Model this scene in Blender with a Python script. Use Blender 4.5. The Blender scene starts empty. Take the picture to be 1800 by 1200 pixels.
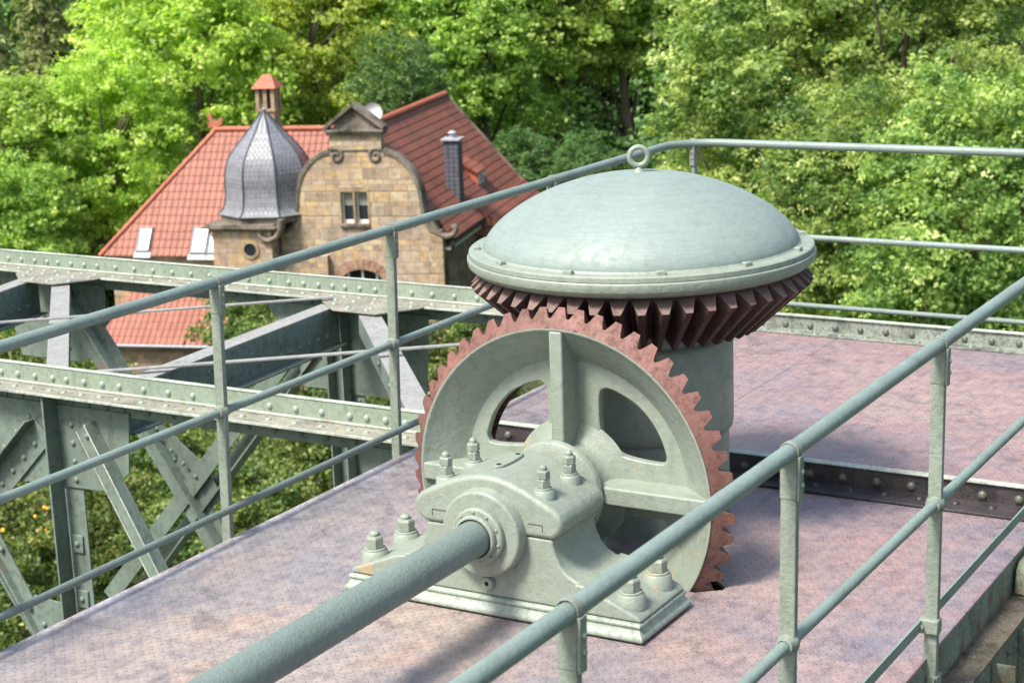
import bpy, bmesh, math, random
import numpy as np
from mathutils import Vector, Matrix
R_ = math.radians
PI = math.pi
random.seed(7)
np.random.seed(7)
S = bpy.context.scene
COL = S.collection

# ---------------------------------------------------------------- camera, sky, sun, exposure
CAM = Vector((-5.6233, -3.0918, 2.3517))
Fv = Vector((0.83643235, 0.49752344, -0.22989421))
Rv = Vector((0.50310301, -0.86338896, -0.03803755))
Uv = Vector((0.2174127, 0.08384463, 0.972472))
cd = bpy.data.cameras.new('camera')
co = bpy.data.objects.new('camera', cd)
COL.objects.link(co)
M = Matrix((Rv, Uv, -Fv)).transposed().to_4x4()
M.translation = CAM
co.matrix_world = M
cd.sensor_width = 36
cd.lens = 3250.2 / 1800 * 36
cd.shift_x = (900 - 891.2) / 1800
cd.shift_y = (595.98 - 600) / 1800
cd.clip_start = 0.05
cd.clip_end = 2000
cd.dof.use_dof = True
cd.dof.focus_distance = 6.2
cd.dof.aperture_fstop = 7.5
S.camera = co

SUN_EL, SUN_AZ = 56, math.atan2(-.94, .33)
sdir = Vector((math.sin(SUN_AZ) * math.cos(R_(SUN_EL)), math.cos(SUN_AZ) * math.cos(R_(SUN_EL)), math.sin(R_(SUN_EL))))
W = bpy.data.worlds.new('World')
S.world = W
W.use_nodes = True
nt = W.node_tree
sky = nt.nodes.new('ShaderNodeTexSky')
sky.sky_type = 'NISHITA'
sky.sun_disc = False
sky.sun_elevation = R_(SUN_EL)
sky.sun_rotation = SUN_AZ
sky.air_density = 1.3
sky.dust_density = 3.0
bg = nt.nodes['Background']
nt.links.new(sky.outputs[0], bg.inputs[0])
bg.inputs[1].default_value = 0.14
sl = bpy.data.lights.new('sun', 'SUN')
sl.energy = 4.2
sl.angle = R_(14)
sl.color = (1.0, 0.95, 0.86)
so = bpy.data.objects.new('sun', sl)
so.rotation_euler = sdir.to_track_quat('Z', 'Y').to_euler()
COL.objects.link(so)
S.view_settings.view_transform = 'Standard'
S.view_settings.look = 'None'
S.view_settings.exposure = 0.75
S.view_settings.gamma = 1
S.render.resolution_x = 1024
S.render.resolution_y = 682

# ---------------------------------------------------------------- materials
def nodes(name):
    m = bpy.data.materials.new(name)
    m.use_nodes = True
    t = m.node_tree
    return m, t, t.nodes['Principled BSDF']

def N(t, typ, **kw):
    n = t.nodes.new(typ)
    for k, v in kw.items():
        if k.startswith('i_'):
            n.inputs[k[2:].replace('_', ' ')].default_value = v
        else:
            setattr(n, k, v)
    return n

def L(t, a, b): t.links.new(a, b)

def math_(t, op, a, b=None, c=None):
    n = N(t, 'ShaderNodeMath', operation=op)
    for i, x in enumerate((a, b, c)):
        if x is None: continue
        if isinstance(x, (int, float)): n.inputs[i].default_value = x
        else: L(t, x, n.inputs[i])
    return n.outputs[0]

def ramp(t, fac, stops):
    r = N(t, 'ShaderNodeValToRGB')
    e = r.color_ramp.elements
    while len(e) < len(stops): e.new(.5)
    for i, (p, c) in enumerate(stops):
        e[i].position = p
        e[i].color = (*c, 1) if len(c) == 3 else c
    L(t, fac, r.inputs[0])
    return r.outputs[0]

def noise(t, vec, scale, detail=4, rough=.55, dist=0):
    n = N(t, 'ShaderNodeTexNoise')
    n.inputs['Scale'].default_value = scale
    n.inputs['Detail'].default_value = detail
    n.inputs['Roughness'].default_value = rough
    n.inputs['Distortion'].default_value = dist
    if vec is not None: L(t, vec, n.inputs['Vector'])
    return n.outputs['Fac']

def mixc(t, fac, a, b, typ='MIX'):
    n = N(t, 'ShaderNodeMix', data_type='RGBA', blend_type=typ)
    if isinstance(fac, (int, float)): n.inputs[0].default_value = fac
    else: L(t, fac, n.inputs[0])
    for i, x in ((6, a), (7, b)):
        if isinstance(x, tuple): n.inputs[i].default_value = (*x, 1) if len(x) == 3 else x
        else: L(t, x, n.inputs[i])
    return n.outputs[2]

def mapped(t, scale=(1, 1, 1), rot=(0, 0, 0), space='Object'):
    tc = N(t, 'ShaderNodeTexCoord')
    mp = N(t, 'ShaderNodeMapping')
    mp.inputs['Scale'].default_value = scale
    mp.inputs['Rotation'].default_value = rot
    L(t, tc.outputs[space], mp.inputs[0])
    return mp.outputs[0]

def bump(t, bsdf, h, strength=.3, dist=.01):
    b = N(t, 'ShaderNodeBump')
    b.inputs['Strength'].default_value = strength
    b.inputs['Distance'].default_value = dist
    L(t, h, b.inputs['Height'])
    L(t, b.outputs[0], bsdf.inputs['Normal'])

def mat_paint(name, base, vary=.14, rough=.42, bs=.35, rust=.0, dirt=.25, scale=1.0, rustcol=(.16, .062, .03), spec=.5, streak=False):
    m, t, b = nodes(name)
    v = mapped(t)
    n1 = noise(t, v, 2.2 * scale, 5, .6)
    lo = tuple(c * (1 - vary * 1.5) for c in base)
    hi = tuple(min(1, c * (1 + vary)) for c in base)
    col = ramp(t, n1, [(.3, lo), (.5, base), (.72, hi)])
    n2 = noise(t, v, 22 * scale, 6, .7)
    dk = ramp(t, n2, [(.34, (1 - dirt * .8,) * 3), (.52, (1, 1, 1))])
    col = mixc(t, 1.0, col, dk, 'MULTIPLY')
    vs = mapped(t, (26, 26, 2.2))
    st = ramp(t, noise(t, vs, .9, 4, .6), [(.55, (1, 1, 1)), (.8, (1 - dirt * .7, 1 - dirt * .8, 1 - dirt))])
    col = mixc(t, 1.0, col, st, 'MULTIPLY')
    # small pale chips
    n4 = noise(t, v, 60 * scale, 3, .6)
    chip = ramp(t, n4, [(.72, (0, 0, 0)), (.76, (1, 1, 1))])
    col = mixc(t, math_(t, 'MULTIPLY', chip, .25), col, (min(1, base[0] * 1.6), min(1, base[1] * 1.6), min(1, base[2] * 1.6)))
    if rust > 0:
        n3 = noise(t, v, 5.5 * scale, 8, .75)
        rm = ramp(t, n3, [(.62 - rust * .12, (0, 0, 0)), (.67 - rust * .1, (1, 1, 1))])
        n5 = noise(t, v, 45 * scale, 4, .7)
        rc = mixc(t, n5, rustcol, (rustcol[0] * 2.2, rustcol[1] * 1.9, rustcol[2] * 1.5))
        col = mixc(t, math_(t, 'MULTIPLY', rm, min(1, .45 + rust)), col, rc)
    L(t, col, b.inputs['Base Color'])
    rr = ramp(t, n2, [(.3, (min(1, rough * 1.45),) * 3), (.7, (rough * .8,) * 3)])
    L(t, rr, b.inputs['Roughness'])
    b.inputs['Specular IOR Level'].default_value = spec
    if streak:
        sp = noise(t, v, 48, 2, .5)
        col = mixc(t, math_(t, 'MULTIPLY', ramp(t, sp, [(.77, (0, 0, 0)), (.785, (1, 1, 1))]), .8), col, (.62, .64, .62))
        br = noise(t, mapped(t, (3, 3, 60)), 3, 4, .6)
        col = mixc(t, 1., col, ramp(t, br, [(.3, (.90, .90, .91)), (.7, (1.05, 1.05, 1.05))]), 'MULTIPLY')
        L(t, col, b.inputs['Base Color'])
    h = math_(t, 'ADD', noise(t, v, 38 * scale, 5, .6), math_(t, 'MULTIPLY', noise(t, v, 170 * scale, 3, .6), .35))
    bump(t, b, h, bs, .004)
    return m

GREEN = (.21, .262, .208)
M_paint = mat_paint('weathered_green_paint', GREEN)
M_cast = mat_paint('cast_iron_green_paint', (.238, .278, .230), vary=.07, bs=.8, dirt=.2, rust=.05, rustcol=(.27, .17, .09))
M_pipe = mat_paint('rail_paint', (.185, .243, .218), rough=.36, bs=.6, scale=2.2, dirt=.15)
M_shaft = mat_paint('shaft_paint', (.16, .205, .185), vary=.07, rough=.42, bs=.9, scale=2.4, dirt=.18)
M_post = mat_paint('post_paint', (.215, .255, .207), rough=.5, bs=.9, scale=2, dirt=.3)
M_dome = mat_paint('dome_paint', (.215, .268, .245), vary=.06, rough=.48, bs=.45, dirt=.14, streak=True)
M_truss = mat_paint('shaded_truss_paint', (.165, .212, .178), rough=.5, rust=.05, dirt=.45)  # darker than the chord paint: shade on the truss is in the colour
M_chord = mat_paint('chord_paint', (.235, .29, .222), rough=.5, rust=.14, dirt=.4, scale=1.6)
M_flange = mat_paint('dirty_flange_paint', (.25, .245, .20), vary=.3, rough=.6, rust=.25, dirt=.6, scale=2.2, rustcol=(.15, .075, .04))
M_lip = mat_paint('pale_worn_lit_edge_paint', (.40, .45, .38), vary=.25, rough=.5, rust=.25, dirt=.5, scale=2.5, rustcol=(.2, .08, .04))  # worn edges, with the light they catch painted into the pale colour
M_brace = mat_paint('pale_sky_lit_paint', (.28, .28, .265), vary=.12, rough=.5, dirt=.4, scale=1.5)  # pale because sky light on the top faces is painted in
M_mould = mat_paint('pale_lit_moulding_paint', (.285, .34, .28), vary=.15, rough=.4, rust=.12, dirt=.45, scale=2)  # paler than the casting: light on the sloped mouldings is in the colour
M_red = mat_paint('red_primer', (.175, .080, .064), vary=.3, rough=.6, bs=.7, rust=.14, dirt=.6, scale=1.6, rustcol=(.07, .04, .032))
M_teeth = mat_paint('greasy_brown_teeth', (.078, .043, .037), vary=.3, rough=.5, bs=.7, rust=.0, dirt=.5)
M_rusty = mat_paint('brown_rusty_pipe', (.16, .10, .085), vary=.5, rough=.7, bs=.9, dirt=.6, scale=3)
M_heel = mat_paint('dusty_painted_tooth_ends', (.18, .12, .107), vary=.35, rough=.65, bs=.6, dirt=.4)
M_rivet = mat_paint('rivet_paint', (.30, .355, .30), vary=.1, rough=.4, bs=.3, dirt=.3)
M_dark = mat_paint('dirty_dark_steel', (.065, .05, .05), vary=.3, rough=.55, bs=.8, rust=.3, dirt=.5, scale=2)
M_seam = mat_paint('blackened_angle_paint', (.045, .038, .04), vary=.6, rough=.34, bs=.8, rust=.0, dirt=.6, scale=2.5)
M_moss = mat_paint('mossy_girder_paint', (.17, .20, .14), vary=.4, rough=.7, bs=.9, rust=.7, dirt=.7, scale=2, rustcol=(.09, .055, .03))

def mat_deck():
    m, t, b = nodes('red_checker_plate')
    v = mapped(t)
    big = noise(t, v, 1.1, 5, .62, .6)
    sy_ = N(t, 'ShaderNodeSeparateXYZ')
    L(t, v, sy_.inputs[0])
    gry = ramp(t, big, [(.32, (.165, .162, .19)), (.45, (.222, .20, .205)), (.6, (.275, .237, .215))])
    pnk = ramp(t, big, [(.30, (.165, .158, .20)), (.42, (.215, .170, .185)), (.54, (.26, .172, .165)), (.68, (.295, .215, .195))])
    side = N(t, 'ShaderNodeClamp')
    L(t, math_(t, 'ADD', math_(t, 'MULTIPLY_ADD', sy_.outputs[1], -.42, .30), math_(t, 'MULTIPLY', math_(t, 'ADD', sy_.outputs[0], math_(t, 'MULTIPLY', big, .8)), .30)), side.inputs[0])
    c1 = mixc(t, side.outputs[0], gry, pnk)
    ed_ = math_(t, 'MULTIPLY', ramp(t, sy_.outputs[1], [(.0, (0, 0, 0)), (1.0, (1, 1, 1))]), 1.0)
    edm = N(t, 'ShaderNodeMapRange')
    edm.inputs['From Min'].default_value = 1.08; edm.inputs['From Max'].default_value = 1.32
    L(t, sy_.outputs[1], edm.inputs[0])
    ew = math_(t, 'MULTIPLY', edm.outputs[0], ramp(t, noise(t, v, 5, 6, .7), [(.45, (0, 0, 0)), (.6, (1, 1, 1))]))
    c1 = mixc(t, math_(t, 'MULTIPLY', ew, .6), c1, (.46, .44, .46))
    n2 = noise(t, v, 2.3, 6, .68, .3)
    org = ramp(t, n2, [(.52, (0, 0, 0)), (.64, (1, 1, 1))])
    # bare orange undercoat towards the worn near end
    sx = N(t, 'ShaderNodeSeparateXYZ')
    L(t, v, sx.inputs[0])
    near = math_(t, 'MULTIPLY', math_(t, 'ADD', sx.outputs[0], -.6), -.55)
    near = N(t, 'ShaderNodeClamp')
    mm = math_(t, 'MULTIPLY_ADD', sx.outputs[0], -.5, .12)
    L(t, mm, near.inputs[0])
    c2 = mixc(t, math_(t, 'MULTIPLY', math_(t, 'MULTIPLY', org, near.outputs[0]), .75), c1, (.39, .27, .195))
    n3 = noise(t, v, 14, 8, .75)
    spk = ramp(t, n3, [(.36, (.66, .64, .70)), (.5, (1, 1, 1)), (.64, (1.25, 1.18, 1.15))])
    c3 = mixc(t, 1., c2, spk, 'MULTIPLY')
    n4 = noise(t, v, 70, 4, .7)
    c3 = mixc(t, math_(t, 'MULTIPLY', ramp(t, n4, [(.56, (0, 0, 0)), (.66, (1, 1, 1))]), .35), c3, (.30, .25, .25))
    n6 = noise(t, v, 3.6, 7, .7, 1.2)
    dk = ramp(t, n6, [(.34, (.55, .53, .58)), (.47, (1, 1, 1))])
    c3 = mixc(t, .8, c3, dk, 'MULTIPLY')
    # tread bars
    vr = mapped(t, (1 / .0315,) * 3, (0, 0, R_(45)))
    s2 = N(t, 'ShaderNodeSeparateXYZ')
    L(t, vr, s2.inputs[0])
    x, y = s2.outputs[0], s2.outputs[1]
    fx = math_(t, 'FRACT', x); fy = math_(t, 'FRACT', y)
    px = math_(t, 'SUBTRACT', fx, .5); py = math_(t, 'SUBTRACT', fy, .5)
    par = math_(t, 'ADD', math_(t, 'FLOOR', x), math_(t, 'FLOOR', y))
    par = math_(t, 'FLOORED_MODULO', par, 2.0)
    sg = math_(t, 'MULTIPLY_ADD', par, 2.0, -1.0)
    a_ = math_(t, 'MULTIPLY', math_(t, 'ADD', px, math_(t, 'MULTIPLY', py, sg)), .7071)
    b_ = math_(t, 'MULTIPLY', math_(t, 'SUBTRACT', py, math_(t, 'MULTIPLY', px, sg)), .7071)
    # ellipse along a_, sign handled by symmetric form
    q = math_(t, 'ADD', math_(t, 'POWER', math_(t, 'DIVIDE', math_(t, 'ABSOLUTE', a_), .30), 2.0),
              math_(t, 'POWER', math_(t, 'DIVIDE', math_(t, 'ABSOLUTE', b_), .095), 2.0))
    bar = N(t, 'ShaderNodeMapRange')
    bar.inputs['From Min'].default_value = 1.1
    bar.inputs['From Max'].default_value = .45
    L(t, q, bar.inputs[0])
    barv = bar.outputs[0]
    halo = N(t, 'ShaderNodeMapRange')
    halo.inputs['From Min'].default_value = 3.6
    halo.inputs['From Max'].default_value = 1.2
    L(t, q, halo.inputs[0])
    c3 = mixc(t, math_(t, 'MULTIPLY', math_(t, 'SUBTRACT', halo.outputs[0], barv), .22), c3, (.12, .10, .10))
    wear = math_(t, 'MULTIPLY', barv, math_(t, 'MULTIPLY', ramp(t, noise(t, v, 8, 4, .6), [(.25, (.35, .35, .35)), (.6, (1, 1, 1))]), .75))
    c4 = mixc(t, wear, c3, (.44, .38, .37))
    L(t, c4, b.inputs['Base Color'])
    rr = ramp(t, n3, [(.3, (.34,) * 3), (.7, (.55,) * 3)])
    L(t, rr, b.inputs['Roughness'])
    h = math_(t, 'ADD', barv, math_(t, 'MULTIPLY', noise(t, v, 60, 4, .6), .12))
    bump(t, b, h, 1., .010)
    return m
M_deck = mat_deck()

def mat_tiles(name, c_lo, c_hi, line=.35, tw=.3, th=.4, wear=(.25, .12, .08), wamt=.4, rowline=.10, colw=.10, rk=.8, ck=.7, bd=.04):
    m, t, b = nodes(name)
    tc = N(t, 'ShaderNodeTexCoord')
    s = N(t, 'ShaderNodeSeparateXYZ')
    L(t, tc.outputs['UV'], s.inputs[0])
    x = math_(t, 'DIVIDE', s.outputs[0], tw); y = math_(t, 'DIVIDE', s.outputs[1], th)
    fx = math_(t, 'FRACT', x); fy = math_(t, 'FRACT', y)
    wn = N(t, 'ShaderNodeTexWhiteNoise', noise_dimensions='2D')
    cb = N(t, 'ShaderNodeCombineXYZ')
    L(t, math_(t, 'FLOOR', x), cb.inputs[0]); L(t, math_(t, 'FLOOR', y), cb.inputs[1])
    L(t, cb.outputs[0], wn.inputs[0])
    col = mixc(t, wn.outputs[0], c_lo, c_hi)
    n = noise(t, tc.outputs['UV'], .6, 6, .7)
    col = mixc(t, math_(t, 'MULTIPLY', ramp(t, n, [(.42, (0, 0, 0)), (.68, (1, 1, 1))]), wamt), col, wear)
    # joints between tiles
    row = ramp(t, fy, [(0, (0, 0, 0)), (rowline, (1, 1, 1))])
    colm = ramp(t, math_(t, 'ABSOLUTE', math_(t, 'SUBTRACT', fx, .5)), [(.0, (0, 0, 0)), (colw, (1, 1, 1))])
    j = math_(t, 'MULTIPLY', math_(t, 'MULTIPLY_ADD', row, rk, 1 - rk), math_(t, 'MULTIPLY_ADD', colm, ck, 1 - ck))
    dark = math_(t, 'MULTIPLY_ADD', j, 1 - line, line)
    mm = N(t, 'ShaderNodeMix', data_type='RGBA', blend_type='MULTIPLY')
    mm.inputs[0].default_value = 1
    L(t, col, mm.inputs[6]); L(t, dark, mm.inputs[7])
    L(t, mm.outputs[2], b.inputs['Base Color'])
    b.inputs['Roughness'].default_value = .62
    wave = math_(t, 'SINE', math_(t, 'MULTIPLY', x, 2 * PI))
    h = math_(t, 'ADD', math_(t, 'MULTIPLY', wave, .5), math_(t, 'MULTIPLY', math_(t, 'SUBTRACT', 1.0, fy), 1.0))
    h = math_(t, 'MULTIPLY', h, j)
    bump(t, b, h, .8, bd)
    return m
M_tileA = mat_tiles('orange_clay_pantiles', (.25, .082, .052), (.34, .115, .072), line=.16, tw=.31, th=.42, wear=(.34, .14, .09), wamt=.3, rowline=.2, colw=.2, rk=.8, ck=.75)
M_tileB = mat_tiles('shaded_weathered_clay_tiles', (.20, .062, .038), (.28, .088, .052), line=.2, rowline=.2, colw=.14, rk=.85, ck=.5, tw=.36, th=.42, wear=(.12, .055, .045), wamt=.6)  # weathered tile, darkened further by painting in the right slope's shade
M_ridge = mat_paint('ridge_tile_clay', (.43, .14, .085), rough=.7, dirt=.5, scale=.6)
M_slate = mat_tiles('grey_slate_scales', (.145, .15, .17), (.20, .207, .23), line=.8, tw=.22, th=.20, wear=(.25, .26, .30), wamt=.45, rowline=.25, colw=.2, rk=.8, ck=.2, bd=.012)
M_slateD = mat_tiles('dark_slate_cladding', (.045, .05, .065), (.075, .08, .10), line=.5, tw=.25, th=.22, wear=(.1, .1, .12), wamt=.3)

def N_col(t, vec):
    n = N(t, 'ShaderNodeTexNoise')
    n.inputs['Scale'].default_value = 1.7
    L(t, vec, n.inputs['Vector'])
    return n.outputs['Color']
def mat_stone(name, cols, bw=.62, bh=.35, mortar=(.20, .155, .11), soot=.5):
    m, t, b = nodes(name)
    tc = N(t, 'ShaderNodeTexCoord')
    s = N(t, 'ShaderNodeSeparateXYZ')
    L(t, tc.outputs['UV'], s.inputs[0])
    wv = N(t, 'ShaderNodeSeparateXYZ')
    L(t, N_col(t, tc.outputs['UV']), wv.inputs[0])
    y = math_(t, 'DIVIDE', math_(t, 'ADD', s.outputs[1], math_(t, 'MULTIPLY', wv.outputs[1], .10)), bh)
    y = math_(t, 'ADD', y, math_(t, 'MULTIPLY', math_(t, 'SINE', math_(t, 'MULTIPLY', y, 2.3)), .26))
    iy = math_(t, 'FLOOR', y); fy = math_(t, 'FRACT', y)
    wr = N(t, 'ShaderNodeTexWhiteNoise', noise_dimensions='1D')
    L(t, iy, wr.inputs['W'])
    wdt = math_(t, 'MULTIPLY_ADD', wr.outputs[0], .8, .6)
    x = math_(t, 'ADD', math_(t, 'DIVIDE', math_(t, 'ADD', s.outputs[0], math_(t, 'MULTIPLY', wv.outputs[0], .18)), math_(t, 'MULTIPLY', wdt, bw)), math_(t, 'MULTIPLY', wr.outputs[0], 7.3))
    ix = math_(t, 'FLOOR', x); fx = math_(t, 'FRACT', x)
    cb = N(t, 'ShaderNodeCombineXYZ')
    L(t, ix, cb.inputs[0]); L(t, iy, cb.inputs[1])
    wn = N(t, 'ShaderNodeTexWhiteNoise', noise_dimensions='2D')
    L(t, cb.outputs[0], wn.inputs[0])
    k = len(cols)
    col = ramp(t, wn.outputs[0], [((i + .5) / k, c) for i, c in enumerate(cols)])
    n1 = noise(t, tc.outputs['UV'], 2.5, 7, .7)
    col = mixc(t, 1., col, ramp(t, n1, [(.32, (.55, .53, .54)), (.5, (.95, .93, .9)), (.64, (1.12, 1.08, 1.0))]), 'MULTIPLY')
    n2 = noise(t, tc.outputs['UV'], .45, 5, .65)
    col = mixc(t, math_(t, 'MULTIPLY', ramp(t, n2, [(.5, (0, 0, 0)), (.72, (1, 1, 1))]), soot), col, (.10, .085, .075))
    ex = math_(t, 'MINIMUM', fx, math_(t, 'SUBTRACT', 1., fx))
    ey = math_(t, 'MINIMUM', fy, math_(t, 'SUBTRACT', 1., fy))
    jm = math_(t, 'MINIMUM', math_(t, 'MULTIPLY', ex, bw), math_(t, 'MULTIPLY', ey, bh))
    j = ramp(t, jm, [(.004, (1, 1, 1)), (.020, (0, 0, 0))])
    col = mixc(t, math_(t, 'MULTIPLY', j, .8), col, mortar)
    L(t, col, b.inputs['Base Color'])
    b.inputs['Roughness'].default_value = .85
    h = math_(t, 'ADD', math_(t, 'MULTIPLY', math_(t, 'SUBTRACT', 1., j), .8), n1)
    bump(t, b, h, .7, .03)
    return m
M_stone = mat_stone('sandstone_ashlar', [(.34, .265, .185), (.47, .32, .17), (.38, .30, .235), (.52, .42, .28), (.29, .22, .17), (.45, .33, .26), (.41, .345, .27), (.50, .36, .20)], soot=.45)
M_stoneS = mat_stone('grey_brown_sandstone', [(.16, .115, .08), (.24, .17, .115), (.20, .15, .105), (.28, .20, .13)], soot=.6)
M_trim = mat_paint('carved_sandstone_trim', (.185, .16, .13), vary=.5, rough=.85, bs=1, dirt=.8, scale=.5, spec=.2)
M_trimL = mat_paint('pale_sandstone_trim', (.36, .27, .17), vary=.3, rough=.85, bs=1, dirt=.6, scale=.5, spec=.2)
M_vouss = mat_paint('reddish_voussoir_stone', (.36, .225, .155), vary=.35, rough=.85, bs=1, dirt=.6, scale=.9, spec=.2)
M_white = mat_paint('white_painted_wood', (.75, .75, .74), vary=.05, rough=.5, dirt=.2)
M_blind = mat_paint('grey_blind', (.23, .24, .19), vary=.05, rough=.8, dirt=.2)
M_zinc = mat_paint('zinc_sheet', (.36, .38, .42), vary=.15, rough=.45, dirt=.4)
M_black = mat_paint('black_gutter', (.025, .025, .027), vary=.2, rough=.5, dirt=.3)
M_plaster = mat_paint('cream_plaster', (.48, .42, .30), vary=.1, rough=.9, dirt=.3, scale=.3)
M_pale = mat_paint('pale_render', (.66, .62, .57), vary=.1, rough=.9, dirt=.3, scale=.1)
def mat_plain(name, c, rough, metal=0, trans=0):
    m, t, b = nodes(name)
    b.inputs['Base Color'].default_value = (*c, 1)
    b.inputs['Roughness'].default_value = rough
    b.inputs['Metallic'].default_value = metal
    v = mapped(t)
    L(t, mixc(t, noise(t, v, 3, 4), tuple(x * .85 for x in c), tuple(min(1, x * 1.15) for x in c)), b.inputs['Base Color'])
    return m
M_glass = mat_plain('dark_window_glass', (.02, .025, .03), .06)
M_skyl = mat_plain('skylight_glass', (.40, .43, .48), .15)  # pale base colour carries the sky's reflection in the panes
M_slf = mat_paint('skylight_frame', (.16, .17, .18), rough=.5)
M_void = mat_plain('dark_interior', (.012, .011, .01), .9)
M_flower = mat_plain('yellow_petals', (.75, .38, .02), .7)

def mat_leaf(name, dark, mid, light, trans=.35, rough=.5, tip=None):
    m, t, b = nodes(name)
    a = N(t, 'ShaderNodeAttribute', attribute_name='tint')
    stops = [(.0, dark), (.5, mid), (.86, light)]
    if tip: stops.append((.97, tip))
    col = ramp(t, a.outputs['Fac'], stops)
    oi = N(t, 'ShaderNodeObjectInfo')
    hsv = N(t, 'ShaderNodeHueSaturation')
    L(t, math_(t, 'MULTIPLY_ADD', oi.outputs['Random'], .03, .485), hsv.inputs['Hue'])
    L(t, math_(t, 'MULTIPLY_ADD', oi.outputs['Random'], .25, .88), hsv.inputs['Value'])
    L(t, col, hsv.inputs['Color'])
    L(t, hsv.outputs[0], b.inputs['Base Color'])
    b.inputs['Roughness'].default_value = rough
    b.inputs['Specular IOR Level'].default_value = .35
    tr = N(t, 'ShaderNodeBsdfTranslucent')
    L(t, mixc(t, 1., hsv.outputs[0], (1.5, 1.6, .7), 'MULTIPLY'), tr.inputs[0])
    mx = N(t, 'ShaderNodeMixShader')
    mx.inputs[0].default_value = trans
    out = t.nodes['Material Output']
    L(t, b.outputs[0], mx.inputs[1]); L(t, tr.outputs[0], mx.inputs[2])
    L(t, mx.outputs[0], out.inputs[0])
    return m
M_maple = mat_leaf('bright_maple_leaves', (0.143, 0.247, 0.039), (0.40, 0.52, 0.10), (0.64, 0.70, 0.21), .48, tip=(0.850, 0.850, 0.468))
M_plane = mat_leaf('plane_tree_leaves', (0.078, 0.169, 0.039), (0.325, 0.481, 0.111), (0.572, 0.702, 0.221), .48, tip=(0.850, 0.850, 0.416))
M_darkleaf = mat_leaf('dark_beech_leaves', (0.042, 0.089, 0.032), (0.105, 0.189, 0.058), (0.210, 0.315, 0.105), .35, tip=(0.357, 0.441, 0.179))
M_locust = mat_leaf('locust_leaves', (0.058, 0.128, 0.038), (0.255, 0.365, 0.10), (0.50, 0.58, 0.20), .42, tip=(0.62, 0.66, 0.30))
M_bushy = mat_leaf('shrub_leaves', (0.030, 0.062, 0.018), (0.125, 0.19, 0.045), (0.32, 0.37, 0.11), .34, tip=(0.720, 0.624, 0.336))
M_conif = mat_leaf('spruce_needles', (0.102, 0.138, 0.051), (0.203, 0.254, 0.087), (0.348, 0.392, 0.160), .25, rough=.7)
M_bark = mat_paint('mottled_bark', (.17, .14, .105), vary=.6, rough=.95, bs=1, dirt=.6, scale=.4, spec=.15)
def mat_ground():
    m, t, b = nodes('meadow_soil')
    v = mapped(t)
    n = noise(t, v, .12, 8, .7)
    c = ramp(t, n, [(.35, (.035, .05, .018)), (.5, (.06, .085, .025)), (.65, (.10, .10, .045))])
    c = mixc(t, noise(t, v, 3, 6, .8), c, (.045, .06, .02))
    L(t, c, b.inputs['Base Color'])
    b.inputs['Roughness'].default_value = .95
    bump(t, b, noise(t, v, 6, 6, .8), 1., .1)
    return m
M_ground = mat_ground()

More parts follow.
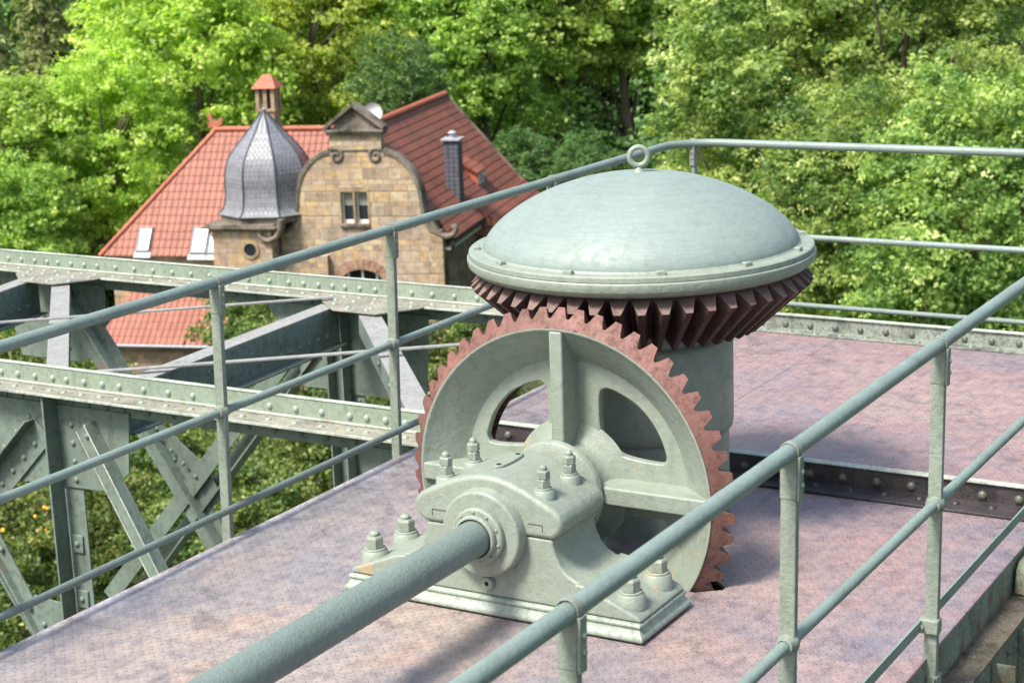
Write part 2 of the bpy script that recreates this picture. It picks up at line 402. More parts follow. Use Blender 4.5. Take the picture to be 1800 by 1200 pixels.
# ---------------------------------------------------------------- mesh helpers
class MB:
    def __init__(s): s.v = []; s.f = []; s.uv = []
    def add(s, vs, fs, uvs=None):
        o = len(s.v)
        s.v += [tuple(map(float, q)) for q in vs]
        for i, f in enumerate(fs):
            s.f.append([o + k for k in f])
            s.uv.append(uvs[i] if uvs else None)
        return s
    def box(s, x0, x1, y0, y1, z0, z1):
        vs = [(x, y, z) for x in (x0, x1) for y in (y0, y1) for z in (z0, z1)]
        return s.add(vs, [(0, 1, 3, 2), (4, 6, 7, 5), (0, 4, 5, 1), (2, 3, 7, 6), (0, 2, 6, 4), (1, 5, 7, 3)])
    def obox(s, A, B, wd, w, t, ext=0, off=(0, 0, 0)):
        """oriented bar A->B, width w along wd, thickness t along the third axis"""
        A = Vector(A) + Vector(off); B = Vector(B) + Vector(off)
        d = (B - A).normalized(); A = A - d * ext; B = B + d * ext
        wv = Vector(wd); wv = (wv - d * wv.dot(d)).normalized()
        tv = d.cross(wv)
        vs = []
        for P in (A, B):
            for a in (-.5, .5):
                for c in (-.5, .5):
                    vs.append(P + wv * a * w + tv * c * t)
        return s.add(vs, [(0, 1, 3, 2), (4, 6, 7, 5), (0, 4, 5, 1), (2, 3, 7, 6), (0, 2, 6, 4), (1, 5, 7, 3)])
    def prism(s, poly, axis, a, b):
        """poly in the two remaining axes, extruded a..b along axis (0,1,2)"""
        n = len(poly)
        def P(q, h):
            if axis == 0: return (h, q[0], q[1])
            if axis == 1: return (q[0], h, q[1])
            return (q[0], q[1], h)
        vs = [P(q, a) for q in poly] + [P(q, b) for q in poly]
        fs = [list(range(n))[::-1], [n + i for i in range(n)]] + [(i, (i + 1) % n, n + (i + 1) % n, n + i) for i in range(n)]
        return s.add(vs, fs)
    def lathe(s, prof, c, axis=2, n=64, a0=0, a1=2 * PI, close=False):
        """prof list of (r,h) around axis through c"""
        full = abs(a1 - a0 - 2 * PI) < 1e-6
        m = n if full else n + 1
        vs = []
        for (r, h) in prof:
            for i in range(m):
                a = a0 + (a1 - a0) * i / n
                u, w = r * math.cos(a), r * math.sin(a)
                if axis == 2: vs.append((c[0] + u, c[1] + w, c[2] + h))
                elif axis == 0: vs.append((c[0] + h, c[1] + u, c[2] + w))
                else: vs.append((c[0] + w, c[1] + h, c[2] + u))
        fs = []
        for k in range(len(prof) - 1):
            for i in range(n):
                j = (i + 1) % m
                fs.append((k * m + i, k * m + j, (k + 1) * m + j, (k + 1) * m + i))
        if close and full:
            fs.append(list(range(m))[::-1]); fs.append([(len(prof) - 1) * m + i for i in range(m)])
        return s.add(vs, fs)
    def cyl(s, A, B, r0, r1=None, n=20, cap=True):
        A = Vector(A); B = Vector(B); r1 = r0 if r1 is None else r1
        d = (B - A).normalized()
        u = d.orthogonal().normalized(); w = d.cross(u)
        vs = []
        for P, r in ((A, r0), (B, r1)):
            for i in range(n):
                a = 2 * PI * i / n
                vs.append(P + (u * math.cos(a) + w * math.sin(a)) * r)
        fs = [(i, (i + 1) % n, n + (i + 1) % n, n + i) for i in range(n)]
        if cap: fs += [list(range(n))[::-1], [n + i for i in range(n)]]
        return s.add(vs, fs)
    def tube(s, pts, r, n=16, cap=True):
        pts = [Vector(q) for q in pts]
        vs, fs = [], []
        u = None
        for i, P in enumerate(pts):
            d = (pts[min(i + 1, len(pts) - 1)] - pts[max(i - 1, 0)]).normalized()
            if u is None: u = d.orthogonal().normalized()
            u = (u - d * u.dot(d)).normalized(); w = d.cross(u)
            rr = r[i] if isinstance(r, (list, tuple)) else r
            for k in range(n):
                a = 2 * PI * k / n
                vs.append(P + (u * math.cos(a) + w * math.sin(a)) * rr)
        for i in range(len(pts) - 1):
            for k in range(n):
                k2 = (k + 1) % n
                fs.append((i * n + k, i * n + k2, (i + 1) * n + k2, (i + 1) * n + k))
        if cap: fs += [list(range(n))[::-1], [(len(pts) - 1) * n + k for k in range(n)]]
        return s.add(vs, fs)
    def hexnut(s, c, r, h, ax=2, rot=0):
        vs = []
        for z, k in ((0, 1), (h * .82, 1), (h, .86)):
            for i in range(6):
                a = rot + PI / 3 * i
                vs.append((c[0] + r * k * math.cos(a), c[1] + r * k * math.sin(a), c[2] + z))
        fs = [(i, (i + 1) % 6, 6 + (i + 1) % 6, 6 + i) for i in range(6)] + [(6 + i, 6 + (i + 1) % 6, 12 + (i + 1) % 6, 12 + i) for i in range(6)]
        fs += [[12 + i for i in range(6)], [5, 4, 3, 2, 1, 0]]
        return s.add(vs, fs)
    def dome(s, c, nrm, r, n=10, flat=.75):
        nrm = Vector(nrm).normalized(); u = nrm.orthogonal().normalized(); w = nrm.cross(u); c = Vector(c)
        vs, fs = [], []
        rings = 4
        for k in range(rings):
            ph = (PI / 2) * k / rings
            for i in range(n):
                a = 2 * PI * i / n
                vs.append(c + (u * math.cos(a) + w * math.sin(a)) * r * math.cos(ph) + nrm * r * flat * math.sin(ph))
        vs.append(c + nrm * r * flat)
        for k in range(rings - 1):
            for i in range(n):
                j = (i + 1) % n
                fs.append((k * n + i, k * n + j, (k + 1) * n + j, (k + 1) * n + i))
        for i in range(n): fs.append(((rings - 1) * n + i, (rings - 1) * n + (i + 1) % n, rings * n))
        return s.add(vs, fs)
    def quaduv(s, pts, uvo=(0, 0), udir=None, smode=None):
        """planar polygon with metre UVs: u along udir, v up the plane"""
        P = [Vector(q) for q in pts]
        nrm = (P[1] - P[0]).cross(P[2] - P[0]).normalized()
        ud = Vector(udir).normalized() if udir else (P[1] - P[0]).normalized()
        vd = nrm.cross(ud)
        if vd.z < 0: vd = -vd
        uv = [((q - P[0]).dot(ud) + uvo[0], (q - P[0]).dot(vd) + uvo[1]) for q in P]
        return s.add(P, [list(range(len(P)))], [uv])
    def build(s, name, mat, parent=None, origin=None, smooth=40, bevel=0, seg=2, recalc=True):
        o = origin if origin is not None else (ORG.get(parent.name, Vector((0, 0, 0))) if parent else Vector((0, 0, 0)))
        o = Vector(o)
        me = bpy.data.meshes.new(name)
        me.from_pydata([tuple(Vector(q) - o) for q in s.v], [], s.f)
        if any(u for u in s.uv):
            ul = me.uv_layers.new(name='UVMap')
            li = 0
            for f, u in zip(s.f, s.uv):
                for k in range(len(f)):
                    ul.data[li].uv = u[k] if u else (0, 0)
                    li += 1
        if recalc:
            bm = bmesh.new(); bm.from_mesh(me)
            bmesh.ops.recalc_face_normals(bm, faces=bm.faces)
            bm.to_mesh(me); bm.free()
        if smooth:
            me.shade_smooth()
            me.set_sharp_from_angle(angle=R_(smooth))
        me.materials.append(mat)
        ob = bpy.data.objects.new(name, me)
        COL.objects.link(ob)
        if parent:
            ob.parent = parent
            ORG[ob.name] = o
        else:
            ob.location = o
            ORG[ob.name] = o
        if bevel:
            b = ob.modifiers.new('Bevel', 'BEVEL')
            b.width = bevel; b.segments = seg; b.limit_method = 'ANGLE'; b.angle_limit = R_(35)
            b.harden_normals = False
        return ob
ORG = {}

def tag(o, label=None, cat=None, group=None, kind=None):
    if label: o['label'] = label
    if cat: o['category'] = cat
    if group: o['group'] = group
    if kind: o['kind'] = kind
    return o
def thing(name, loc, label, cat, group=None, rotz=0):
    o = bpy.data.objects.new(name, None)
    o.empty_display_size = .1
    o.location = loc
    o.rotation_euler = (0, 0, rotz)
    COL.objects.link(o)
    ORG[o.name] = Vector(loc) if rotz == 0 else Vector((0, 0, 0))
    return tag(o, label, cat, group)
def struct(o):
    o['kind'] = 'structure'
    return o

RIV = {}
def rivet(parent, c, nrm, r=.016, mat=None, name='rivet'):
    """one rivet head, sharing a mesh per size"""
    mat = mat or M_rivet
    key = (round(r, 4), mat.name)
    if key not in RIV:
        o = MB().dome((0, 0, 0), (0, 0, 1), r, n=12).build(name, mat, recalc=False)
        RIV[key] = o.data
        bpy.data.objects.remove(o)
    o = bpy.data.objects.new(name, RIV[key])
    COL.objects.link(o)
    o.parent = parent
    org = ORG[parent.name]
    o.location = Vector(c) - org
    o.rotation_euler = Vector(nrm).to_track_quat('Z', 'Y').to_euler()
    return o

def smoothpts(P, n=6, closed=True):
    out = []
    m = len(P)
    rng = range(m) if closed else range(m - 1)
    for i in rng:
        if closed: p0, p1, p2, p3 = (P[(i + k - 1) % m] for k in range(4))
        else: p0, p1, p2, p3 = P[max(i - 1, 0)], P[i], P[i + 1], P[min(i + 2, m - 1)]
        for k in range(n):
            t = k / n
            out.append(tuple(.5 * ((2 * b) + (-a + c) * t + (2 * a - 5 * b + 4 * c - d) * t * t + (-a + 3 * b - 3 * c + d) * t ** 3) for a, b, c, d in zip(p0, p1, p2, p3)))
    if not closed: out.append(tuple(P[-1]))
    return out

def holed_plate(outer, holes, to3, depth):
    """flat plate with holes; to3(u,v,h)->xyz; h from 0 to depth"""
    bm = bmesh.new()
    loops = []
    for lp in [outer] + holes:
        vs = [bm.verts.new((q[0], q[1], 0)) for q in lp]
        es = [bm.edges.new((vs[i], vs[(i + 1) % len(vs)])) for i in range(len(vs))]
        loops.append((vs, es))
    bmesh.ops.triangle_fill(bm, use_beauty=True, use_dissolve=False, edges=[e for l in loops for e in l[1]], normal=(0, 0, 1))
    bm.verts.index_update()
    vs = [(v.co.x, v.co.y) for v in bm.verts]
    fs = [[v.index for v in f.verts] for f in bm.faces]
    n = len(vs)
    mb = MB()
    V = [to3(x, y, 0) for x, y in vs] + [to3(x, y, depth) for x, y in vs]
    Fc = [f for f in fs] + [[n + i for i in f[::-1]] for f in fs]
    for l in loops:
        idx = [v.index for v in l[0]]
        for i in range(len(idx)):
            a, b = idx[i], idx[(i + 1) % len(idx)]
            Fc.append((a, b, n + b, n + a))
    bm.free()
    return mb.add(V, Fc)

def gear_teeth(mb, n, loop_a, loop_b, inner_a, inner_b, phase=0, flank=(.43, .13), wall=True):
    """loop_a/b: functions (theta, k) -> xyz with k=0 root, 1 tip; inner_x: function theta->xyz"""
    prof = [(-flank[0], 0), (-flank[0] * .62 - .04, .42), (-flank[1], 1), (flank[1], 1), (flank[0] * .62 + .04, .42), (flank[0], 0)]
    A, B, IA, IB = [], [], [], []
    for i in range(n):
        for a, k in prof:
            th = phase + 2 * PI * (i + a) / n
            A.append(loop_a(th, k)); B.append(loop_b(th, k)); IA.append(inner_a(th)); IB.append(inner_b(th))
    m = len(A)
    V = A + B + IA + IB
    F = []
    for i in range(m):
        j = (i + 1) % m
        F += [(i, j, m + j, m + i), (i, 2 * m + i, 2 * m + j, j), (m + i, m + j, 3 * m + j, 3 * m + i)]
        if wall: F.append((2 * m + i, 3 * m + i, 3 * m + j, 2 * m + j))
    mb.add(V, F)

# ================================================================ large structure: ground, platform
g = MB()
g.box(-60, 620, -350, 450, -21.0, -20.0)
struct(g.build('ground', M_ground, smooth=0))

XN, XF = 1.2, 3.68
YL, YR = 1.325, -1.43
WY, WZ = -.012, .303         # gear wheel centre
# deck plates, with the slot the gear wheel drops through
dk = MB()
sx0, sx1, sy = -.125, .10, .604
for a in [(-6.5, -1.253, YR, YL), (-1.25, sx0, YR, YL), (sx1, XN - .004, YR, YL), (sx0, sx1, YR, WY - sy), (sx0, sx1, WY + sy, YL)]:
    dk.box(a[0], a[1], a[2], a[3], -.012, 0)
for q in (1, -1):
    tri = [(sx0, WY + q * sy), (sx0, WY + q * .525), (-.062, WY + q * sy)]
    dk.prism(tri if q == -1 else tri[::-1], 2, -.012, 0)
    tri = [(sx1, WY + q * sy), (sx1, WY + q * .44), (-.035, WY + q * sy)]
    dk.prism(tri if q == 1 else tri[::-1], 2, -.012, 0)
struct(dk.build('deck', M_deck, smooth=0))
dk = MB()
dk.box(XN + .01, XF - .002, YR, .318, -.012, .002); dk.box(XN + .01, XF - .002, .321, YL, -.012, .002)
struct(dk.build('deck', M_deck, smooth=0))

# cross girders under the deck, carrying on to the left as open trusses
M_rivd = mat_paint('grimy_rivet_paint', (.125, .14, .115), vary=.4, rough=.4, dirt=.5, scale=3)
def seam_angle(X, y0, y1, mat, label, ys, name='deck_angle_bar', w=.15):
    t = thing(name, (X, (y0 + y1) / 2, 0), label, 'angle bar')
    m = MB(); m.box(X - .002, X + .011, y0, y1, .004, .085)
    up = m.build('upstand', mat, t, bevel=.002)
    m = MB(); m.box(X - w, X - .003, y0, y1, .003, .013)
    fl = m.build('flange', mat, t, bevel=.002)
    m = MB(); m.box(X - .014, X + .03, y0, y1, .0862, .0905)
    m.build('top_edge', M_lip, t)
    for y in ys:
        rivet(t, (X - .002, y, .036), (-1, 0, 0), .0185, M_rivd)
        rivet(t, (X - .075, y - .06, .013), (0, 0, 1), .016, mat)
    return t
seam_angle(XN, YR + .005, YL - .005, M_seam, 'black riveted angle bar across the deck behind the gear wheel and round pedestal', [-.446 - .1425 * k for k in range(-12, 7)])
M_edge = mat_paint('grimy_edge_paint', (.23, .26, .22), vary=.5, rough=.6, bs=.9, rust=.1, dirt=.8, scale=2.5)
seam_angle(XF, YR + .005, YL - .005, M_edge, 'grimy riveted angle bar along the far edge of the red deck', [.653 - .1425 * k for k in range(-4, 15)], w=.1)

# the platform's own edge girders
M_ledge = mat_paint('mossy_ledge_dirt', (.115, .098, .072), vary=.5, rough=.85, bs=1., rust=.2, dirt=.7, scale=4, rustcol=(.16, .16, .12))
def edge_girder(y, s, label):
    t = thing('edge_girder', (0, y, -.9), label, 'girder')
    m = MB()
    m.box(-6.5, XF, y - .006 * s - .006, y - .006 * s + .006, -.128, -.0125)
    m.build('fascia', M_moss, t)
    m = MB(); m.box(-6.5, XF, min(y - .02 * s, y + .10 * s), max(y - .02 * s, y + .10 * s), -.14, -.129)
    m.build('ledge', M_ledge, t)
    m = MB(); m.box(-6.5, XF, min(y + .08 * s, y + .09 * s), max(y + .08 * s, y + .09 * s), -1.3, -.1405)
    m.build('web', M_moss, t)
    m = MB()
    x = -6.2
    while x < XF - .1:
        m.box(x, x + .012, min(y + .095 * s, y + .17 * s), max(y + .095 * s, y + .17 * s), -1.25, -.16)
        x += .33
    m.build('stiffeners', M_moss, t)
    m = MB()
    x = -1.4
    while x < XF - .1:
        for k in range(8):
            m.dome((x + .03, y + .0905 * s, -.2 - k * .085), (0, s, 0), .013, n=8)
            m.dome((x + .10, y + .0905 * s, -.2 - k * .085), (0, s, 0), .013, n=8)
        x += .165
    m.build('rivet_rows', M_moss, t)['kind'] = 'stuff'
    for x in ((.62, 2.4) if s == -1 else ()):
        m = MB().prism([(x, -.128), (x + .5, -.128), (x + .5, -.0126), (x + .06, -.0126), (x + .02, -.04)], 1, y + .012 * s, y + .09 * s)
        m.build('cross_bracket', M_moss, t, bevel=.01)
    return t
edge_girder(YR, -1, 'mossy rust stained girder under the right edge of the deck')
edge_girder(YL, 1, 'riveted girder hidden under the left edge of the deck')
for k, x in enumerate((-3.4, -1.1)):
    m = MB(); m.box(x - .006, x + .006, YR + .02, YL - .02, -.5, -.0125); m.box(x - .06, x + .06, YR + .02, YL - .02, -.512, -.502)
    tag(m.build('cross_beam', M_dark, origin=(x, 0, -.5)), 'dark steel cross beam hidden beneath the deck plates', 'beam', 'cross beams beneath the deck')
m = MB(); m.box(-.4, 1.1, -.9, .9, -.62, -.6)
for x in (-.41, 1.1): m.box(x, x + .01, -.9, .9, -.6, -.013)
tag(m.build('gear_pit', M_dark, origin=(.3, 0, -.6)), 'dark steel pit under the slot of the red gear wheel', 'pit')

# ---------------------------------------------------------------- trusses
def chord(t, X, y0, y1, zt=.085, fl=.15, ycut=None):
    m = MB(); m.box(X - .001, X + .012, y0, y1, -.012, zt)
    m.build('upstand', M_chord, t, bevel=.002)
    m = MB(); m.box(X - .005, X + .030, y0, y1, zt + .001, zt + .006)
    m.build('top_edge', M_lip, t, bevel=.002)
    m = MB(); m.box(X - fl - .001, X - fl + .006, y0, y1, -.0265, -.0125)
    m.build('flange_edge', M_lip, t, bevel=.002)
    m = MB(); m.box(X - fl + .007, X - .002, y0, y1, -.026, -.014)
    m.build('flange', M_flange, t, bevel=.002)
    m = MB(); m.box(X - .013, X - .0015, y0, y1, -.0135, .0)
    m.build('root_fillet', M_lip, t, bevel=.004)  # pale strip paints the lit line along the flange root
    m = MB(); m.box(X - .014, X - .002, y0, y1, -.125, -.027)
    m.build('bottom_leg', M_truss, t, bevel=.002)

def strip(t, X, P, Q, w, name, dark_side=0, leg=.09, th=.012, mat=None, rivs=0, back=False):
    """angle member in the truss plane X from P(y,z) to Q(y,z): flat leg plus a leg standing out"""
    mat = mat or M_truss
    A = Vector((X, P[0], P[1])); B = Vector((X, Q[0], Q[1]))
    d = (B - A).normalized(); n = d.cross(Vector((1, 0, 0))).normalized()
    m = MB().obox(A, B, n, w, th)
    if dark_side:
        e = n * (w / 2 - th / 2) * dark_side
        if back: m.obox(A + e + Vector((leg / 2 + th / 2, 0, 0)), B + e + Vector((leg / 2 + th / 2, 0, 0)), (1, 0, 0), leg, th)
        else: m.obox(A + e - Vector((leg / 2 + th / 2, 0, 0)), B + e - Vector((leg / 2 + th / 2, 0, 0)), (1, 0, 0), leg, th)
    o = m.build(name, mat, t, bevel=.002)
    Lh = (B - A).length
    for k in range(rivs):
        q = A + d * (.05 + k * .115)
        if (q - A).length > Lh - .03: break
        rivet(t, q - n * dark_side * w * .12 - Vector((th / 2, 0, 0)), (-1, 0, 0), .016, mat)
    return o

def plate(t, X, pts, name='gusset_plate', mat=None, th=.01):
    m = MB().prism(pts, 0, X - th / 2, X + th / 2)
    return m.build(name, mat or M_truss, t, bevel=.0015)

# near truss, in line with the black angle bar
tn = thing('truss_girder', (XN, 3.9, -1.6), 'riveted green truss girder nearest the camera, its chord passing behind the left railing', 'truss girder', 'riveted steel trusses')
chord(tn, XN, YL + .02, 8.2)
ys = [4.093, 3.974, 3.852, 3.727, 3.631, 3.509, 3.385, 3.27, 3.107, 2.948, 2.79, 2.631, 2.472, 2.314, 2.157, 2.004, 1.842, 1.745, 1.639, 1.53, 1.42] + [4.21 + .12 * k for k in range(6)]
for y in ys:
    rivet(tn, (XN - .001, y, .03), (-1, 0, 0), .0175)
    rivet(tn, (XN - .08, y - .05, -.014), (0, 0, 1), .0155)
    rivet(tn, (XN - .014, y - .03, -.085), (-1, 0, 0), .0165, M_truss)
plate(tn, XN - .022, [(4.6, -.1), (4.6, -.62), (4.22, -.62), (4.0, -.556), (3.70, -.548), (3.365, -.537), (3.232, -.419), (3.2, -.1)])
plate(tn, XN - .022, [(1.80, -.1), (1.72, -.45), (1.34, -.62), (1.34, -.1)])
# vertical: leg standing out plus flat leg
m = MB(); m.box(XN - .13, XN - .029, 3.688, 3.70, -1.9, -.0265)
m.build('vertical_leg', M_truss, tn, bevel=.002)
m = MB(); m.box(XN - .016, XN - .006, 3.57, 3.76, -1.9, -.13)
m.build('vertical_plate', M_truss, tn, bevel=.002)
for z in (-.2, -.3, -.4, -.5): rivet(tn, (XN - .027, 3.60, z), (-1, 0, 0), .0165, M_truss)
strip(tn, XN - .035, (3.495, -.195), (2.55, -1.86), .135, 'diagonal', 1, leg=.06, rivs=1)
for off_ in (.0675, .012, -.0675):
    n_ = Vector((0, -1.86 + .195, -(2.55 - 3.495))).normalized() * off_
    MB().obox(Vector((XN - (.108 if off_ > .02 else .0445), 3.495, -.195)) + n_, Vector((XN - (.108 if off_ > .02 else .0445), 2.55, -1.86)) + n_, (0, 1, 0), .007, .007).build('worn_lit_edge', M_lip, tn, bevel=.002)  # pale strips: edge wear plus painted light along the diagonal
dd = Vector((0, 2.55 - 3.495, -1.86 + .195)).normalized()
for s_ in (.05, .17, .29, .41, .62, .85): 
    q = Vector((XN - .042, 3.47, -.205)) + dd * s_
    rivet(tn, q, (-1, 0, 0), .0175, M_truss)
strip(tn, XN - .035, (3.80, -.245), (4.95, -1.35), .16, 'diagonal', -1, leg=.07)
for k in range(5):
    rivet(tn, (XN - .028, 3.90 + k * .10, -.19 - k * .095), (-1, 0, 0), .0175, M_truss)
    rivet(tn, (XN - .042, 3.86 + k * .09, -.33 - k * .085), (-1, 0, 0), .0165, M_truss)
for z in (-.86, -1.17):
    m = MB().cyl((XN - .132, 3.66, z), (XN - .128, 3.66, z), .04, n=20)
    m = MB(); m.box(XN - .028, XN - .018, 3.60, 3.68, z - .05, z + .05)
    m.build('clip', M_truss, tn, bevel=.004)
    rivet(tn, (XN - .029, 3.64, z), (-1, 0, 0), .017, M_truss)
# lower left crossing braces of the same truss
strip(tn, XN - .02, (4.32, -.80), (3.72, -1.78), .085, 'lower_brace', -1, leg=.04)
strip(tn, XN + .05, (4.55, -.80), (3.85, -1.80), .06, 'lower_brace', 1, leg=.05)
plate(tn, XN - .03, [(3.99, -1.20), (3.72, -1.22), (3.68, -1.75), (3.80, -1.75)])
for q in ((4.20, -.97), (4.03, -1.28), (3.93, -1.36), (3.86, -1.45)): rivet(tn, (XN - .037, q[0], q[1]), (-1, 0, 0), .018, M_truss)

# far truss
tf = thing('truss_girder', (XF, 5.0, -2.2), 'riveted green truss girder farther off, its long chord crossing in front of the house', 'truss girder', 'riveted steel trusses')
chord(tf, XF, YL + .02, 11.0)
ysf = [6.52, 6.394, 6.269, 6.15, 6.049, 5.926, 5.806, 5.686, 5.521, 5.354, 5.188, 5.02, 4.86, 4.70, 4.54, 4.38, 4.208, 4.053, 3.935, 3.819, 3.708, 3.612, 3.499, 3.382, 3.25, 3.111, 2.962, 2.802, 2.64, 2.48]
for i, y in enumerate(ysf):
    rivet(tf, (XF - .001, y, .031), (-1, 0, 0), .0175)
    rivet(tf, (XF - .08, y - .05, -.014), (0, 0, 1), .0155)
    rivet(tf, (XF - .014, y - .06, -.08), (-1, 0, 0), .0165, M_truss)
# gusset plates below the chord at the two joints
plate(tf, XF - .022, [(5.62, -.1), (5.64, -.40), (5.52, -.56), (5.9, -.66), (6.45, -.66), (6.56, -.25), (6.6, -.1)])
plate(tf, XF - .022, [(4.22, -.1), (4.20, -.16), (3.95, -.42), (3.62, -.66), (3.20, -.66), (3.02, -.60), (2.98, -.1)])
m = MB(); m.box(XF - .12, XF - .028, 3.70, 3.712, -2.4, -.0265); m.box(XF - .12, XF - .028, 3.585, 3.597, -2.4, -.0265)
m.box(XF - .04, XF - .029, 3.597, 3.70, -2.4, -.0265)
m.build('vertical', M_truss, tf, bevel=.002)
m = MB(); m.box(XF - .016, XF - .006, 3.50, 3.76, -2.4, -.66)
m.build('vertical_plate', M_truss, tf, bevel=.002)
for z in (-.7, -.85, -1.0, -1.3, -1.45, -1.6):
    rivet(tf, (XF - .016, 3.54, z), (-1, 0, 0), .0165, M_truss); rivet(tf, (XF - .016, 3.74, z), (-1, 0, 0), .0165, M_truss)
strip(tf, XF - .045, (6.02, -.14), (4.62, -2.10), .16, 'diagonal', 1, leg=.07)
strip(tf, XF - .03, (5.86, -.18), (4.50, -2.12), .11, 'diagonal', 0)
for k in range(9):
    rivet(tf, (XF - .036, 5.80 - .14 * k, -.27 - .2 * k), (-1, 0, 0), .018, M_truss)
strip(tf, XF - .06, (3.98, -.36), (5.80, -2.38), .12, 'diagonal', 0)
strip(tf, XF + .04, (3.86, -.36), (5.66, -2.42), .12, 'diagonal', 1, leg=.1)
plate(tf, XF - .024, [(5.30, -1.03), (5.21, -1.03), (4.83, -1.30), (4.72, -1.50), (4.90, -1.66), (5.03, -1.53), (5.16, -1.37)])
for q in ((5.2, -1.12), (5.10, -1.20), (5.0, -1.28), (4.90, -1.36), (5.0, -1.46)): rivet(tf, (XF - .068, q[0], q[1]), (-1, 0, 0), .018, M_truss)
m = MB(); m.prism([(3.98, -.30), (3.60, -.64), (3.98, -.64)], 0, XF - .034, XF - .028)
m.build('gusset_plate', M_truss, tf)
for q in ((4.12, -.22), (3.9, -.3), (3.4, -.28), (3.3, -.5), (5.8, -.25), (5.95, -.4), (6.2, -.35), (5.7, -.33)): rivet(tf, (XF - .028, q[0], q[1]), (-1, 0, 0), .018, M_truss)

# horizontal bracing between the two trusses
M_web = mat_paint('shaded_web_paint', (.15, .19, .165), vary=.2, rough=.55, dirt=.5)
def brace(A, B, w, h, label, rv=0, lower=True, t=.012):
    A = Vector(A); B = Vector(B); mid = (A + B) / 2
    o = thing('wind_brace', mid, label, 'steel brace', 'flat braces between the two trusses')
    m = MB().obox(A, B, (0, 0, 1), t, w)
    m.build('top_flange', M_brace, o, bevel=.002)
    d = (B - A).normalized(); n = Vector((d.y, -d.x, 0))
    if n.dot(CAM - mid) < 0: n = -n
    if h:
        off = n * (w / 2 - t / 2) - Vector((0, 0, h / 2 + t / 2 + .0005))
        m = MB().obox(A + off, B + off, (0, 0, 1), h, t)
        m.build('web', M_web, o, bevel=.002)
        if lower:
            off2 = n * (w / 2 - .02) - Vector((0, 0, h + t + .002))
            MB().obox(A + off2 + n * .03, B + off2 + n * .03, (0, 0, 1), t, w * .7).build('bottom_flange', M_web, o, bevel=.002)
        Lh = (B - A).length
        k = 0
        while .15 + k * .1 < Lh * .32 and rv:
            q = B - d * (.15 + k * .1) + n * (w / 2 + .0005)
            rivet(o, q - Vector((0, 0, h * .72)), n, .015, M_truss); k += 1
        for f in (.15, .35, .55):
            rivet(o, A + d * Lh * f + n * (w / 2 + .0005) - Vector((0, 0, h * .4)), n, .015, M_truss)
    return o
brace((1.33, 3.43, -.03), (3.42, 3.55, -.03), .125, .22, 'big dark sided brace running from the near truss up to the far truss joint', rv=1)
brace((1.50, 1.62, -.04), (3.36, 3.22, -.04), .13, .12, 'pale topped brace slanting down right behind the second railing post', lower=False)
brace((1.35, 3.85, -.04), (3.35, 5.72, -.04), .12, .1, 'pale topped brace at far left, standing almost upright in the view', lower=False)
brace((1.2, 5.6, -.03), (3.4, 6.05, -.03), .125, .22, 'dark sided brace entering at the left edge between the trusses', rv=1)
# joint plates on the far chord
for yy, lb in ((3.30, 'riveted joint plate where three braces meet on the far truss'), (5.9, 'riveted joint plate on the far truss at the left')):
    o = thing('joint_plate', (3.45, yy, -.01), lb, 'plate', 'joint plates on the far truss')
    MB().prism([(XF - .06, yy - .40), (XF - .06, yy + .36), (3.46, yy + .34), (3.27, yy + .12), (3.26, yy - .20), (3.48, yy - .36)], 2, -.0225, -.0125).build('plate', M_flange, o, bevel=.002)
    for q in ((3.50, -.3), (3.5, -.16), (3.5, -.02), (3.5, .12), (3.5, .26), (3.36, -.25), (3.36, -.1), (3.34, .05), (3.31, -.1), (3.31, .04), (3.4, .2)):
        rivet(o, (q[0], yy + q[1], -.0125), (0, 0, 1), .0155)
def rod(A, B, label, w=.035):
    o = MB().obox(A, B, (0, 0, 1), .012, w).build('tie_bar', M_brace, origin=(Vector(A) + Vector(B)) / 2, bevel=.002)
    tag(o, label, 'tie bar', 'thin flat tie bars between the trusses')
rod((2.0, 5.3, .005), (3.5, 3.58, .005), 'thin flat tie bar, upper of two, ending at the far joint plate')
rod((1.45, 3.70, .004), (2.85, 2.0, .004), 'thin flat tie bar, lower of two, running towards the gear wheel', .04)

# ================================================================ gear machinery
# ---- bearing block
XB = -.60
bb = thing('bearing_block', (-.45, 0, 0), 'cast iron plummer block holding the long shaft in front of the gear wheel', 'bearing block')
def mould(x0, x1, y0, y1, P, k):
    """solid plinth whose edge follows the moulding profile P of (overhang, z); k scales the overhang per side"""
    V = []
    for e, z in P: V += [(x0 - e * k[0], y0 - e * k[2], z), (x1 + e * k[1], y0 - e * k[2], z), (x1 + e * k[1], y1 + e * k[3], z), (x0 - e * k[0], y1 + e * k[3], z)]
    n = len(P)
    F = [(0, 1, 2, 3), tuple((n - 1) * 4 + q for q in range(4))]
    for q in range(n - 1):
        for w_ in range(4): F.append((q * 4 + w_, q * 4 + (w_ + 1) % 4, (q + 1) * 4 + (w_ + 1) % 4, (q + 1) * 4 + w_))
    return MB().add(V, F)
MP = [(.010, .008), (.014, .014), (.0135, .022), (.010, .027), (.004, .034), (-.001, .043), (-.003, .048), (-.003, .051), (.001, .053), (.002, .058), (.0, .064), (-.006, .068)]
half = [(.355, .165), (.325, .172), (.295, .19), (.272, .215), (.256, .25), (.247, .285), (.246, .302)]
prof = half + [(-y, z) for y, z in half[::-1]] + [(-.355, .07), (.355, .07)]
m = MB().prism(prof, 0, XB, XB + .30)
m.build('pedestal_body', M_cast, bb, bevel=.008, seg=3)
caph = [(.246, .3035), (.262, .312), (.281, .334), (.289, .358), (.285, .382), (.262, .405), (.207, .432), (.15, .459), (.09, .481), (.04, .492), (0, .495)]
capp = caph + [(-y, z) for y, z in caph[::-1][1:]]
m = MB().prism(capp, 0, XB - .006, XB + .306)
